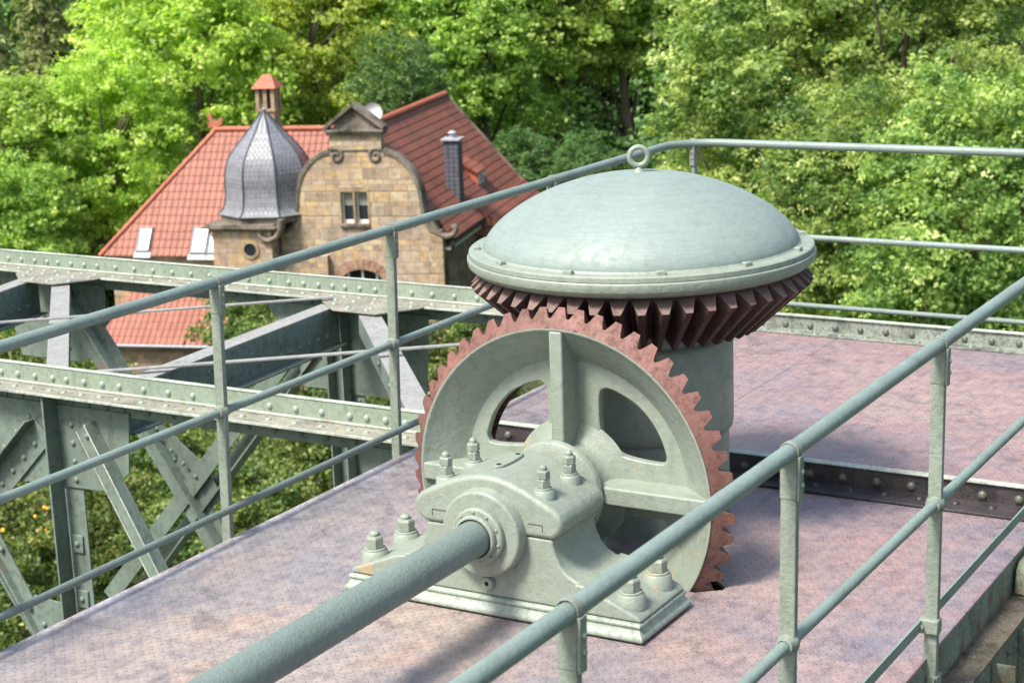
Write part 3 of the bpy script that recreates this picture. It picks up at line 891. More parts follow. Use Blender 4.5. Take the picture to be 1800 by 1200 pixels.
m.build('cap', M_cast, bb, smooth=30, bevel=.016, seg=4)
for s in (1, -1):
    fp = [(.33, .07), (.33, .168), (.37, .163), (.56, .088), (.572, .07)]
    if s == 1:
        m = MB().prism([(y, z) for y, z in fp], 0, XB - .012, XB + .325)
    else:
        m = MB().prism([(-y, z) for y, z in fp[::-1]], 0, XB - .012, XB + .325)
    m.build('foot', M_cast, bb, bevel=.008, seg=3)
    a, b_ = (.352, .572)
    lo, hi = (a, b_) if s == 1 else (-b_, -a)
    mould(XB - .020, XB + .333, lo, hi, MP, (1, 1, .25 if s == 1 else 1, 1 if s == 1 else .25)).build('foot_moulding', M_mould, bb, smooth=50, bevel=.003)
mould(XB - .010, XB + .318, -.350, .350, MP, (1, 1, 0, 0)).build('base_moulding', M_mould, bb, smooth=50, bevel=.003)
m = MB(); m.box(XB + .01, XB + .31, -.56, .56, .0005, .008)
m.build('packing_plate', M_dark, bb)
# boss rings, all coaxial with the shaft
m = MB().lathe([(.07, -.04), (.146, -.04), (.150, -.03), (.152, .012)], (XB - .012, 0, WZ), 0, 72)
m.build('boss', M_cast, bb, smooth=30, bevel=.006, seg=3)
m = MB().lathe([(.064, -.062), (.092, -.062), (.098, -.056), (.098, -.04)], (XB - .014, 0, WZ), 0, 64)
m.build('gland_ring', M_cast, bb, bevel=.002)
m = MB().lathe([(.0675, -.080), (.0735, -.080), (.078, -.074), (.078, -.062)], (XB - .016, 0, WZ), 0, 64)
m.build('gland_lip', M_cast, bb, bevel=.002)
m = MB().lathe([(.0616, -.077), (.0676, -.077)], (XB - .016, 0, WZ), 0, 48)
m.build('gland_gap', M_void, bb)
for k in range(10):
    a = 2 * PI * (k + .35) / 10
    rivet(bb, (XB - .077, .0855 * math.cos(a), WZ + .0855 * math.sin(a)), (-1, 0, 0), .006, M_cast, name='screw')
m = MB().lathe([(.0001, -.004), (.0001, -.004), (.008, -.004), (.008, -.018), (.022, -.018), (.024, -.012), (.024, 0)], (XB - .001, .003, .118), 0, 28)
m.build('drain_plug', M_cast, bb)
MB().cyl((XB - .0145, .003, .118), (XB - .0035, .003, .118), .0078).build('plug_hole', M_void, bb)
# oil plate on the cap
pts = []
for k in range(24):
    a = 2 * PI * k / 24
    rr = .026 + .022 * abs(math.cos(a)) ** 3
    pts.append((XB + .17 + rr * 1.9 * math.cos(a), .01 + rr * .95 * math.sin(a)))
m = MB().prism(pts, 2, .488, .503)
m.build('oil_cover', M_cast, bb, bevel=.003)
for dx in (-.065, .065): MB().cyl((XB + .17 + dx, .01, .500), (XB + .17 + dx, .01, .5042), .009, n=12).build('oil_hole', M_void, bb)
# parting line between cap and body
m = MB()
for s in (1, -1):
    m.box(XB - .0075, XB - .0055, min(.16 * s, .215 * s), max(.16 * s, .215 * s), .350, .3525)
    m.box(XB - .0075, XB - .0055, min(.214 * s, .216 * s), max(.214 * s, .216 * s), .33, .35)
m.build('parting_line', M_dark, bb)
def stud(parent, x, y, z0, boss_r, boss_h, nr, nh, two=False, rot=.3, bt=1.12):
    root = MB().lathe([(boss_r * bt, -.05), (boss_r * bt, -.03 if two else -.02), (boss_r, boss_h - .006), (boss_r - .006, boss_h)], (x, y, z0), 2, 32, close=True)
    b = root.build('bolt_boss', M_cast, parent)
    zb = z0 + boss_h
    m = MB().lathe([(nr * 1.18, .0003), (nr * 1.18, .005), (nr * 1.12, .007)], (x, y, zb), 2, 28, close=True)
    m.build('washer', M_cast, b)
    m = MB().hexnut((x, y, zb + .0075), nr, nh, rot=rot)
    if two: m.hexnut((x, y, zb + .008 + nh), nr * .98, nh * .9, rot=rot + .4)
    m.build('nut', M_cast, b, smooth=25, bevel=.0015)
    top = zb + .008 + nh * (1.9 if two else 1)
    m = MB().lathe([(nr * .52, -.01), (nr * .52, .004), (nr * .56, .005), (nr * .52, .006), (nr * .56, .009), (nr * .5, .012), (nr * .3, .017)], (x, y, top), 2, 20, close=True)
    m.build('stud_end', M_cast, b)
for x in (-.545, -.345):
    for y in (.505, -.505):
        stud(bb, x, y, .108, .046, .036, .033, .043, rot=.2 + x, bt=1.15)
for x in (-.545, -.365):
    for y in (.19, -.19):
        stud(bb, x, y, .432, .036, .024, .0238, .031, two=True, rot=.5 + x * 2)

# ---- drive shaft
m = MB().lathe([(.0001, -9.0), (.0615, -9.0), (.0615, -.1)], (0, 0, WZ), 0, 48)
tag(m.build('drive_shaft', M_shaft, origin=(-1.5, 0, WZ)), 'long grey green drive shaft running from the bearing block to the lower left corner', 'drive shaft')

# ---- gear wheel
XW = -.06
gw = thing('cogwheel', (XW, WY, WZ), 'large upright cogwheel with red toothed rim and green spokes', 'cogwheel')
rim = MB()
def pol(x, r, th): return (x, WY + r * math.sin(th), WZ + r * math.cos(th))
def la(th, k): return pol(XW - .027 + .027 * k, .621 + .035 * k, th)
def lb(th, k): return pol(XW + .155 + .024 * k, .618 - .185 + .03 * k, th)
gear_teeth(rim, 54, la, lb, lambda th: pol(XW - .054, .587, th), lambda th: pol(XW + .155, .40, th), wall=False, flank=(.43, .17))
rim.build('toothed_rim', M_red, gw, smooth=30, bevel=.0015)
m = MB().lathe([(.5885, -.0565), (.583, -.0575), (.579, -.055), (.572, -.047), (.560, -.036), (.535, -.016), (.505, .008), (.480, .030), (.462, .050), (.45, .0595)], (XW, WY, WZ), 0, 128)
m.build('rim_inside', M_cast, gw, smooth=60)
hole = [(.364, .140), (.340, .205), (.303, .261), (.262, .302), (.216, .330), (.17, .350), (.131, .357), (.108, .335), (.104, .26), (.108, .199), (.118, .165), (.14, .142), (.17, .125), (.208, .112), (.28, .104), (.345, .103), (.362, .115)]
holes = []
for sy_, sz_ in ((1, 1), (-1, 1), (1, -1), (-1, -1)):
    hp_ = smoothpts([(a * sy_, b * sz_) for a, b in hole], 4)
    holes.append(hp_)
out = [(.462 * math.cos(2 * PI * k / 96), .462 * math.sin(2 * PI * k / 96)) for k in range(96)]
web = holed_plate(out, holes, lambda u, v, h: (XW + .060 + h, WY + u, WZ + v), .035)
web.build('web', M_cast, gw, smooth=30, bevel=.006, seg=3)
m = MB()
for a in range(4):
    th = a * PI / 2
    c, s = math.cos(th), math.sin(th)
    pr_ = [(-.070, .15), (.062, .15), (.062, .44), (.020, .50), (-.020, .548), (-.050, .574), (-.070, .580)]
    V, w = [], (.033 if a % 2 else .026)
    for sg in (-w, w):
        for x, r in pr_:
            V.append((XW + x + .010, WY + r * s + sg * c, WZ + r * c - sg * s))
    n_ = len(pr_)
    mm = MB().add(V, [list(range(n_)), [n_ + i for i in range(n_)][::-1]] + [(i, (i + 1) % n_, n_ + (i + 1) % n_, n_ + i) for i in range(n_)])
    mm.build('spoke_rib', M_cast, gw, bevel=.008, seg=3)
m = MB().lathe([(.066, -.10), (.178, -.10), (.186, -.092), (.187, -.07), (.165, -.06), (.158, -.02), (.160, .02), (.172, .03), (.19, .05), (.235, .063)], (XW, WY * .5, WZ), 0, 80)
m.build('hub', M_cast, gw, smooth=50)

# ---- domed bevel gear on its column
DX, DY = .5945, -.0
dg = thing('domed_capstan', (DX, DY, 0), 'green dome with lifting eye over a ring of brown teeth on a round column', 'capstan')
prof = []
for k in range(33):
    u_ = k / 32
    r = .597 * math.sin(u_ * PI / 2) if k else 0
    q = r / .597
    z = .27 * (.62 * math.sqrt(max(0, 1 - q * q)) + .38 * ((1 - q * q)))
    prof.append((max(r, .0001), z))
m = MB().lathe(prof, (DX, DY, 1.074), 2, 128)
m.build('dome_cover', M_dome, dg, smooth=60)
m = MB().lathe([(.590, .002), (.600, .0065), (.606, .0), (.649, -.002), (.654, -.006), (.6545, -.022), (.640, -.0235)], (DX, DY, 1.072), 2, 128)
m.build('cover_flange', M_cast, dg, smooth=35)
m = MB().lathe([(.58, 1.0478), (.657, 1.0478), (.661, 1.043), (.662, 1.030), (.657, 1.014), (.653, 1.0135), (.647, 1.004), (.643, 1.0035), (.634, .995), (.629, .9945), (.618, .988), (.603, .984), (.59, .982)], (DX, DY, 0), 2, 128)
m.build('lower_dish', M_cast, dg, smooth=25)
for k in range(12):
    a = R_(121 + 30.6 * k) if k < 7 else R_(121 + 30.6 * 6 + 29.2 * (k - 6))
    x, y = DX + .622 * math.cos(a), DY + .622 * math.sin(a)
    m = MB().obox((x - .017 * math.sin(a), y + .017 * math.cos(a), 1.0765), (x + .017 * math.sin(a), y - .017 * math.cos(a), 1.0765), (math.cos(a), math.sin(a), 0), .024, .018)
    m.build('bolt_head', M_cast, dg, bevel=.003)
def pz(r, z, th): return (DX + r * math.cos(th), DY + r * math.sin(th), z)
bev = MB()
def da(th, k): return pz(.603 + .049 * k, .981 - .046 * k, th)
def db(th, k): return pz(.597 - .185 + .04 * k, .980 - .185 - .04 * k, th)
gear_teeth(bev, 48, da, db, lambda th: pz(.575, .981, th), lambda th: pz(.34, .785, th), phase=PI + PI / 48, flank=(.43, .15))
br = bev.build('bevel_ring', M_teeth, dg, smooth=30, bevel=.0012)
br.data.materials.append(M_heel)
for f in br.data.polygons:                       # dusty painted end faces, greasy flanks
    if f.index % 4 == 1: f.material_index = 1
m = MB().lathe([(.345, .80), (.335, .76), (.328, .74), (.328, .727), (.338, .722), (.347, .705), (.347, .39), (.343, .365), (.328, .352), (.328, -.58)], (DX, DY, 0), 2, 96)
m.build('column', M_cast, dg, smooth=40)
m = MB()
rc, rt = .0345, .0105
ax = Vector((.86, -.5, 0))  # plane of the ring
cc = Vector((DX, DY, 1.345 + .012 + rc + rt))
pts = [cc + ax.cross(Vector((0, 0, 1))) * 0 + (Vector((.503, -.863, 0)) * math.cos(a) + Vector((0, 0, 1)) * math.sin(a)) * rc for a in [2 * PI * k / 40 for k in range(41)]]
m.tube(pts, rt, 14, cap=False)
m.lathe([(.024, 1.338), (.018, 1.350), (.010, 1.358), (.008, 1.364)], (DX, DY, 0), 2, 20)
m.build('lifting_eye', M_cast, dg, smooth=60)
MB().lathe([(.0001, 1.3455), (.03, 1.3452), (.052, 1.3425)], (DX + .01, DY - .01, .0), 2, 20)

# ================================================================ railings
def fil(P, Q, r, n=7):
    return None
PR = .022
def railing_post(t, x, y, side, zb=-.1, top=1.0, lean=.04, w=.042, d=.024, mid=.5, along=(1, 0), low=None):
    """flat bar post with a pipe strap on top and a sleeve at mid height. side = outward y sign"""
    lx = lean
    A = Vector((x + lx * zb, y, zb)); B = Vector((x + lx * (top - .01), y, top - .012))
    m = MB()
    al = Vector((along[0], along[1], 0)); ac = Vector((-along[1], along[0], 0))
    m.obox(A, B, ac, w, d)
    # broadened head
    H0 = B + (A - B).normalized() * .11
    m.obox(H0, B, ac, w + .004, d + .003)
    p = m.build('post', M_post, t, bevel=.003)
    # strap over the pipe
    c = Vector((x + lx * top, y, top))
    m = MB()
    V = []
    n = 20
    for e, rr in ((-.013, PR + .004), (.013, PR + .004), (.013, PR + .0005), (-.013, PR + .0005)):
        for k in range(n):
            a = 2 * PI * k / n
            V.append(c + al * e + ac * rr * math.cos(a) + Vector((0, 0, 1)) * rr * math.sin(a))
    Fc = []
    for j in range(4):
        for k in range(n):
            k2 = (k + 1) % n
            Fc.append((j * n + k, j * n + k2, ((j + 1) % 4) * n + k2, ((j + 1) % 4) * n + k))
    m.add(V, Fc)
    sdv = ac * (w / 2 + .006) * side
    m.obox(c + sdv - Vector((0, 0, .01)), c + sdv - Vector((lx * .12, 0, .125)), al, .03, .007)
    m.build('strap', M_post, p, bevel=.002)
    for dz in (.05, .085):
        rivet(p, c + sdv + ac * .0035 * side - Vector((0, 0, dz)), ac * side, .0085, M_post)
    # sleeve around the middle pipe
    if mid:
        c = Vector((x + lx * mid, y, mid))
        m = MB().lathe([(.017, -.032), (.0225, -.030), (.0235, -.018), (.029, -.008), (.031, 0), (.029, .008), (.0235, .018), (.0225, .030), (.017, .032)], (0, 0, 0), 0, 24)
        ang = math.atan2(along[1], along[0])
        m.v = [(c.x + q[0] * math.cos(ang) - q[1] * math.sin(ang), c.y + q[0] * math.sin(ang) + q[1] * math.cos(ang), c.z + q[2]) for q in m.v]
        m.build('sleeve', M_post, p, smooth=50)
    return p

def corner_path(z, x_end, r=.26):
    """runs along the left edge, turns the corner and runs along the far edge"""
    Y0, X1 = 1.345, 3.80
    pts = [(-6.5, Y0, z), (-3, Y0, z), (-.3, Y0, z), (1.6, Y0, z), (X1 - r, Y0, z)]
    for k in range(1, 9):
        a = PI / 2 * k / 8
        pts.append((X1 - r + r * math.sin(a), Y0 - r + r * math.cos(a), z))
    pts += [(X1, .2, z), (X1, -.8, z), (X1, -1.44, z)]
    return pts
ra = thing('railing', (-.3, 1.345, 0), 'green pipe railing on the left and far deck edges, bending round the far corner', 'railing')
def rail(t, pts, r, name, mat=None):
    m = MB().tube(pts, r, 20)
    return m.build(name, mat or M_pipe, t, smooth=60)
rail(ra, [(x + .04, y, z) for x, y, z in corner_path(1.0, 0)], PR, 'top_rail')
rail(ra, [(x + .02, y, z) for x, y, z in corner_path(.498, 0)], .0165, 'middle_rail')
rail(ra, [(x, y - .035 if x < 3.4 else y, z) for x, y, z in corner_path(.121, 0)], .0145, 'bottom_rail', M_shaft)
for x in (-2.9, -1.6, -.336, .849, 2.288):
    railing_post(ra, x, 1.345, -1)
for y in (1.248, -.75):
    railing_post(ra, 3.80, y, 1, along=(0, 1), lean=0.0, zb=-.1)
m = MB().tube([(-2.25, 1.345, 1.0006), (-2.02, 1.345, 1.0006), (-1.80, 1.345, 1.0006), (-1.66, 1.345, 1.0006)], [PR + .0004, PR + .0012, PR + .0012, PR + .0003], 20)
m.build('bare_rusty_stretch', M_rusty, ra, smooth=60)['label'] = 'rusty bare stretch of the top rail'
rb = thing('railing', (-.9, -1.44, 0), 'green pipe railing in front, along the right deck edge, with flat bottom bar', 'railing')
rail(rb, [(x + .04, y, z) for x, y, z in [(-6, -1.44, .99), (-4, -1.44, .997), (-2.69, -1.44, .997), (-1.53, -1.44, 1.0), (-.33, -1.44, 1.001), (1.5, -1.44, 1.0), (3.78, -1.44, 1.0)]], PR, 'top_rail')
rail(rb, [(x + .02, y, z) for x, y, z in [(-6, -1.44, .498), (-1.53, -1.44, .498), (-.33, -1.44, .5), (3.78, -1.44, .5)]], .0165, 'middle_rail')
m = MB().obox((-6, -1.412, .112), (3.7, -1.412, .112), (0, 0, 1), .036, .006)
m.build('bottom_bar', M_pipe, rb)
for x in (-3.85, -2.687, -1.532, -.326, .89, 2.2, 3.4):
    p = railing_post(rb, x, -1.44, -1, zb=-.22)
    m = MB(); m.box(x - .024, x + .022, -1.467, -1.406, .085, .132)
    m.build('clamp', M_post, p, bevel=.004)
    m = MB().hexnut((0, 0, 0), .011, .012)
    m.v = [(x - .03 - q[2] + .004, -1.414 + q[0], .108 + q[1]) for q in m.v]
    m.build('clamp_bolt', M_post, p)
    m = MB(); m.box(x - .045, x + .03, -1.4635, -1.4615, -.2, -.055)
    m.box(x - .02, x + .03, -1.466, -1.434, -.2, -.055)
    m.build('foot_bracket', M_post, p, bevel=.003)
    rivet(p, (x - .0205, -1.45, -.10), (-1, 0, 0), .012, M_post)
# ================================================================ the house behind
HA = R_(-73.0755)
HO = Vector((64.927, 42.119, -12.855))
HM = Matrix.Translation(HO) @ Matrix.Rotation(HA, 4, 'Z')
hs = thing('stone_house', HO, 'sandstone house with curved gable, slate onion turret and red tiled roofs below the bridge', 'house', rotz=HA)
GZ = -7.2
def hb(mb, name, mat, parent=None, smooth=30, bevel=0, seg=2, **kw):
    return mb.build(name, mat, parent or hs, origin=(0, 0, 0), smooth=smooth, bevel=bevel, seg=seg, **kw)
def wallq(mb, x0, x1, y0, y1, z0, z1):
    """stone box with metre UVs on its sides"""
    mb.quaduv([(x0, y0, z0), (x1, y0, z0), (x1, y0, z1), (x0, y0, z1)], (x0, z0), (1, 0, 0))
    mb.quaduv([(x1, y1, z0), (x0, y1, z0), (x0, y1, z1), (x1, y1, z1)], (x0, z0), (-1, 0, 0))
    mb.quaduv([(x1, y0, z0), (x1, y1, z0), (x1, y1, z1), (x1, y0, z1)], (y0, z0), (0, 1, 0))
    mb.quaduv([(x0, y1, z0), (x0, y0, z0), (x0, y0, z1), (x0, y1, z1)], (y0, z0), (0, -1, 0))
    mb.quaduv([(x0, y0, z1), (x1, y0, z1), (x1, y1, z1), (x0, y1, z1)], (0, 0), (1, 0, 0))

UC = -3.93
rt_ = [(-.02, .36), (-.10, .50), (-.35, .60), (-.60, .78), (-.80, 1.15), (-.90, 1.70), (-.98, 2.4), (-1.12, 2.95), (-1.38, 3.45), (-1.78, 3.90), (-2.25, 4.20), (-2.62, 4.32)]
rs = smoothpts(rt_, 4, closed=False)
lt_ = [(2 * UC - x, z) for x, z in rs]
topR, topL = (-2.66, 4.35), (2 * UC + 2.66, 4.35)
outl = [(0, GZ), (0, .36)] + rs + [(-2.70, 4.36), (-2.70, 5.10), (2 * UC + 2.70, 5.10), (2 * UC + 2.70, 4.36)] + lt_[::-1] + [(2 * UC, .36), (2 * UC, GZ)]
def arc(cx, cz, rx, rz, a0, a1, n): return [(cx + rx * math.cos(a0 + (a1 - a0) * k / n), cz + rz * math.sin(a0 + (a1 - a0) * k / n)) for k in range(n + 1)]
w1 = [(-4.78, .98), (-4.20, .98), (-4.20, 2.45), (-4.78, 2.45)]
w2 = [(-4.08, .98), (-3.50, .98), (-3.50, 2.45), (-4.08, 2.45)]
aw = [(-5.0, -3.6), (-2.95, -3.6), (-2.95, -1.82)] + arc(-3.975, -1.82, 1.025, .62, 0, PI, 14)[1:-1] + [(-5.0, -1.82)]
gm = holed_plate(outl, [w1, w2, aw], lambda u, v, h: (u, h, v), .5)
gm.uv = []
for f in gm.f:
    P = [gm.v[i] for i in f]
    nx = abs((Vector(P[1]) - Vector(P[0])).cross(Vector(P[2]) - Vector(P[0])).normalized().y) < .3
    gm.uv.append([(q[1] if nx else q[0], q[2]) for q in P])
gw_ = hb(gm, 'gable_wall', M_stone, smooth=0)
# coping that follows the curves, ending in scrolls
def coping(pts, name):
    m = MB()
    pr_ = [(-.07, -.07), (-.07, .08), (.10, .14), (.56, .14), (.56, -.04), (.10, -.05)]
    V = []
    for i, q in enumerate(pts):
        a = Vector(pts[max(i - 1, 0)]); b = Vector(pts[min(i + 1, len(pts) - 1)])
        d = (b - a).normalized(); n = Vector((d.y, -d.x))
        if name == 'R' : n = n
        for y, h in pr_: V.append((q[0] + n.x * h, y, q[1] + n.y * h))
    k = len(pr_)
    F = [tuple(range(k)), tuple((len(pts) - 1) * k + j for j in range(k))]
    for i in range(len(pts) - 1):
        for j in range(k): F.append((i * k + j, i * k + (j + 1) % k, (i + 1) * k + (j + 1) % k, (i + 1) * k + j))
    m.add(V, F)
    return m
rsu = rs
hb(coping(rsu[4:], 'R'), 'gable_coping', M_trim)
lsu = [(2 * UC - x, z) for x, z in rs[4:]][::-1]
hb(coping(lsu, 'L'), 'gable_coping', M_trim)
def scroll(cx, cz, r, turns, sgn, a0, name='scroll', w=.11):
    pts = []
    n = 34
    for k in range(n):
        t_ = k / (n - 1)
        a = a0 + sgn * turns * 2 * PI * t_
        rr = r * (1 - .78 * t_)
        pts.append((cx + rr * math.cos(a), -.02, cz + rr * math.sin(a)))
    m = MB().tube(pts, [w * (1 - .3 * k / n) for k in range(n)], 8)
    hb(m, name, M_trim, gw_)
scroll(-2.98, 4.12, .36, 1.3, 1, R_(50), w=.09)
scroll(2 * UC + 2.98, 4.12, .36, 1.3, -1, R_(130), w=.09)
for s in (1, -1):
    pth = smoothpts([(-7.40, 1.35), (-7.46, .90), (-7.70, .50), (-8.10, .36), (-8.42, .52), (-8.46, .76), (-8.30, .86)], 4, closed=False)
    if s == 1: pth = [(2 * UC - x, z) for x, z in pth]
    yy = .05 if s == 1 else -1.12
    hb(MB().tube([(x, yy, z) for x, z in pth], [.15 - .07 * k / len(pth) for k in range(len(pth))], 8), 'foot_scroll', M_trim, gw_)
    hb(MB().tube([(x, yy + .28, z) for x, z in pth], [.15 - .07 * k / len(pth) for k in range(len(pth))], 8), 'foot_scroll', M_trim, gw_)
hb(MB().lathe([(.02, .95), (.12, .9), (.2, .75), (.12, .6), (.10, .55), (.18, .5), (.18, .42), (.1, .4)], (-.42, .25, .45), 2, 14), 'urn', M_trim, gw_)
# entablature and pediment
m = MB(); m.box(-5.28, -2.58, -.16, .6, 5.08, 5.22); m.box(-5.36, -2.50, -.24, .66, 5.221, 5.34); m.box(-5.2, -2.66, -.06, .52, 4.36, 4.42)
hb(m, 'entablature', M_trim, gw_, bevel=.02)
pd = MB().prism([(-5.1, 5.34), (-2.76, 5.34), (UC, 6.38)], 1, 0, .45)
hb(pd, 'pediment', M_trim, gw_)
for s in (-1, 1):
    A = Vector((UC + s * 1.42, .15, 5.40)); B = Vector((UC - s * .04, .15, 6.50))
    hb(MB().obox(A, B, (0, 1, 0), .78, .16), 'pediment_rake', M_trim, gw_, bevel=.02)
# windows
def win(parent, x0, x1, z0, z1, y=.22):
    f = MB()
    w = .07
    f.box(x0, x0 + w, y, y + .07, z0, z1); f.box(x1 - w, x1, y, y + .07, z0, z1)
    f.box(x0 + w, x1 - w, y, y + .07, z1 - w, z1); f.box(x0 + w, x1 - w, y, y + .07, z0, z0 + w * 2)
    o = hb(f, 'window', M_white, parent)
    hb(MB().box(x0 + w, x1 - w, y + .03, y + .04, z0 + .14, z1 - w), 'pane', M_glass, o)
    hb(MB().box(x0 + w, x1 - w, y + .006, y + .02, z0 + (z1 - z0) * .55, z1 - w), 'blind', M_blind, o)
win(gw_, -4.78, -4.20, .98, 2.45); win(gw_, -4.08, -3.50, .98, 2.45)
hb(MB().box(-4.86, -3.42, -.14, .1, .80, .95), 'window_sill', M_trim, gw_, bevel=.02)
for x0, x1 in ((-4.88, -4.79), (-4.18, -4.10), (-3.49, -3.40)): hb(MB().box(x0, x1, -.03, .1, .97, 2.50), 'window_jamb', M_trimL, gw_)
hb(MB().box(-4.9, -3.38, -.03, .1, 2.46, 2.68), 'lintel', M_trimL, gw_)
m = MB(); m.box(-4.95, -3.0, .30, .34, -3.55, -1.0)
hb(m, 'arch_opening', M_void, gw_)
m = MB()
for x in (-4.7, -4.0, -3.3): m.box(x - .05, x + .05, .2, .28, -3.55, -1.02)
hb(m, 'arch_window_frame', M_white, gw_)
m = MB()
nv = 13
for k in range(nv):
    a0 = R_(8) + (PI - R_(16)) * k / nv + .012; a1 = R_(8) + (PI - R_(16)) * (k + 1) / nv - .012
    q = []
    for r_, a in ((1.03, a0), (1.5, a0), (1.5, a1), (1.03, a1)):
        q.append((-3.975 + r_ * math.cos(a) * 1.0, -1.82 + r_ * math.sin(a) * (.62 / 1.025 if r_ < 1.2 else .75)))
    m.prism(q, 1, -.035, .2)
hb(m, 'arch_voussoirs', M_vouss, gw_)
# quoins on the right corner
m = MB()
for k in range(14):
    z = -4.6 + k * .36
    if z > .2: break
    m.box(-.55 if k % 2 else -.33, .02, -.02, .3, z, z + .34)
hb(m, 'corner_quoins', M_trimL, gw_, bevel=.015)
# long side wall on the right, with gutter and downpipe
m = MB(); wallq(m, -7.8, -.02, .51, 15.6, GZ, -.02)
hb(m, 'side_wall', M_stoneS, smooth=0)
m = MB(); m.box(-.02, .30, .3, 8.0, -.30, -.18)
hb(m, 'eaves_board', M_pale)
m = MB(); m.obox((.44, .1, .05), (.44, 8.2, .05), (0, 0, 1), .15, .15)
hb(m, 'gutter', M_black)
m = MB().tube([(.42, .5, 0), (.30, .45, -.4), (.08, .3, -.75), (.08, .3, -6.5)], .07, 10)
hb(m, 'downpipe', M_black)
# roofs
def roofpoly(mb, pts, ud, uvo=(0, 0)): mb.quaduv(pts, uvo, ud)
RZ = 5.24
rf = MB()
E0, E1 = (.50, .18), (UC, RZ)
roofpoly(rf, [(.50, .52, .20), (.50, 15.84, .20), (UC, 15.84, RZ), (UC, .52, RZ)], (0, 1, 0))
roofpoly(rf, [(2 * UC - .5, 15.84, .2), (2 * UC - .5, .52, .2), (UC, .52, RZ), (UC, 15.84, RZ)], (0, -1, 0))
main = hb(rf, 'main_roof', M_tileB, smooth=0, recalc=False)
md = main.modifiers.new('Solidify', 'SOLIDIFY'); md.thickness = -.12; md.offset = 1
m = MB(); m.prism([(-7.6, .0), (0, 0), (UC, RZ - .25)], 1, 15.2, 15.6)
hb(m, 'back_gable', M_plaster)
def ridge_tiles(A, B, name='ridge_tiles', r=.13, par=None):
    A = Vector(A); B = Vector(B); n = int((B - A).length / .38)
    m = MB(); d = (B - A) / n
    for k in range(n): m.cyl(A + d * k, A + d * (k + 1.06), r * 1.12, r * .9, n=10)
    return hb(m, name, M_ridge, par, smooth=50)
ridge_tiles((UC, .6, RZ + .05), (UC, 15.9, RZ + .05), r=.15, par=main)
hb(MB().obox((UC, 15.86, RZ + .02), (.5, 15.86, .25), (0, 1, 0), .12, .14), 'verge_board', M_trim, main)
# lower skirt roof beyond
sk = MB()
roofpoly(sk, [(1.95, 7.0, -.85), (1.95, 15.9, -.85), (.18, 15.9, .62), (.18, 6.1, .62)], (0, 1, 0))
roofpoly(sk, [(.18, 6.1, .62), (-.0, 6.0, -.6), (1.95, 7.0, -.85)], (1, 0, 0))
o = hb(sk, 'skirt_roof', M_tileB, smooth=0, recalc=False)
md = o.modifiers.new('Solidify', 'SOLIDIFY'); md.thickness = .1; md.offset = 0
m = MB(); wallq(m, 0.0, 1.6, 7.4, 15.5, GZ, -.75)
hb(m, 'annexe_wall', M_plaster, smooth=0)
# left wing roof, hipped
RL = (-12.05, 3.15, 4.98); RR = (-5.2, 3.15, 4.98)
lw = MB()
roofpoly(lw, [(-16.85, -.62, -.52), (-10.95, -.62, -.52), (-10.95, .25, .748), (-5.2, .25, .748), (-5.2, 3.15, 4.98), RL], (1, 0, 0))
roofpoly(lw, [(-16.85, 6.9, -.52), (-16.85, -.62, -.52), RL], (0, -1, 0))
roofpoly(lw, [(-4.5, 6.9, -.52), (-16.85, 6.9, -.52), RL, RR], (-1, 0, 0))
left = hb(lw, 'left_wing_roof', M_tileA, smooth=0, recalc=False)
ridge_tiles((-12.1, 3.15, 5.03), (-4.9, 3.15, 5.03), par=left)
ridge_tiles(RL, (-16.85, -.62, -.5), name='hip_tiles', r=.12, par=left)
ridge_tiles(RL, (-16.85, 6.9, -.5), name='hip_tiles', r=.12, par=left)
m = MB(); wallq(m, -16.4, -5.5, -.35, 6.6, GZ, -.5)
hb(m, 'left_wing_wall', M_stone, smooth=0)
# lean-to roof in front of the wing
lt2 = MB()
roofpoly(lt2, [(-16.4, -2.85, -4.28), (-8.6, -2.85, -4.28), (-8.6, -.36, -2.05), (-15.35, -.36, -2.05)], (1, 0, 0))
roofpoly(lt2, [(-16.4, -.36, -4.28), (-16.4, -2.85, -4.28), (-15.35, -.36, -2.05)], (0, -1, 0))
lto = hb(lt2, 'lean_to_roof', M_tileA, smooth=0, recalc=False)
hb(MB().tube([(-16.5, -2.93, -4.33), (-8.5, -2.93, -4.33)], .07, 8), 'lean_to_gutter', M_zinc, lto)
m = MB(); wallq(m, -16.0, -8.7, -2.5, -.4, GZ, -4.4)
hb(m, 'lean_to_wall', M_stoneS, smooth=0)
# skylights lying in the wing's front slope
sd = Vector((0, 3.77, 5.5)).normalized(); sn = Vector((0, -5.5, 3.77)).normalized()
def skylight(x0, x1, y0, y1, n):
    def Pp(x, s, h): return Vector((x, -.62, -.52)) + sd * s + sn * h
    s0 = (y0 + .62) / 3.77 * Vector((0, 3.77, 5.5)).length; s1 = (y1 + .62) / 3.77 * Vector((0, 3.77, 5.5)).length
    def slab(mb, a, b, c, d, h0, h1):
        vs = [Pp(x, s, h) for x in (a, b) for s in (c, d) for h in (h0, h1)]
        mb.add(vs, [(0, 1, 3, 2), (4, 6, 7, 5), (0, 4, 5, 1), (2, 3, 7, 6), (0, 2, 6, 4), (1, 5, 7, 3)])
    m = MB()
    slab(m, x0, x1, s0, s0 + .1, .0, .12); slab(m, x0, x1, s1 - .1, s1, .0, .12); slab(m, x0, x0 + .08, s0 + .1, s1 - .1, 0, .12); slab(m, x1 - .08, x1, s0 + .1, s1 - .1, 0, .12)
    o = hb(m, 'skylight', M_slf, left)
    m = MB(); slab(m, x0 + .08, x1 - .08, s0 + .1, s1 - .1, .04, .07)
    hb(m, 'pane', M_skyl, o)
    m = MB(); slab(m, x0 - .08, x1 + .1, s0 - .3, s0 - .01, .0, .04)
    hb(m, 'flashing', M_zinc, o)
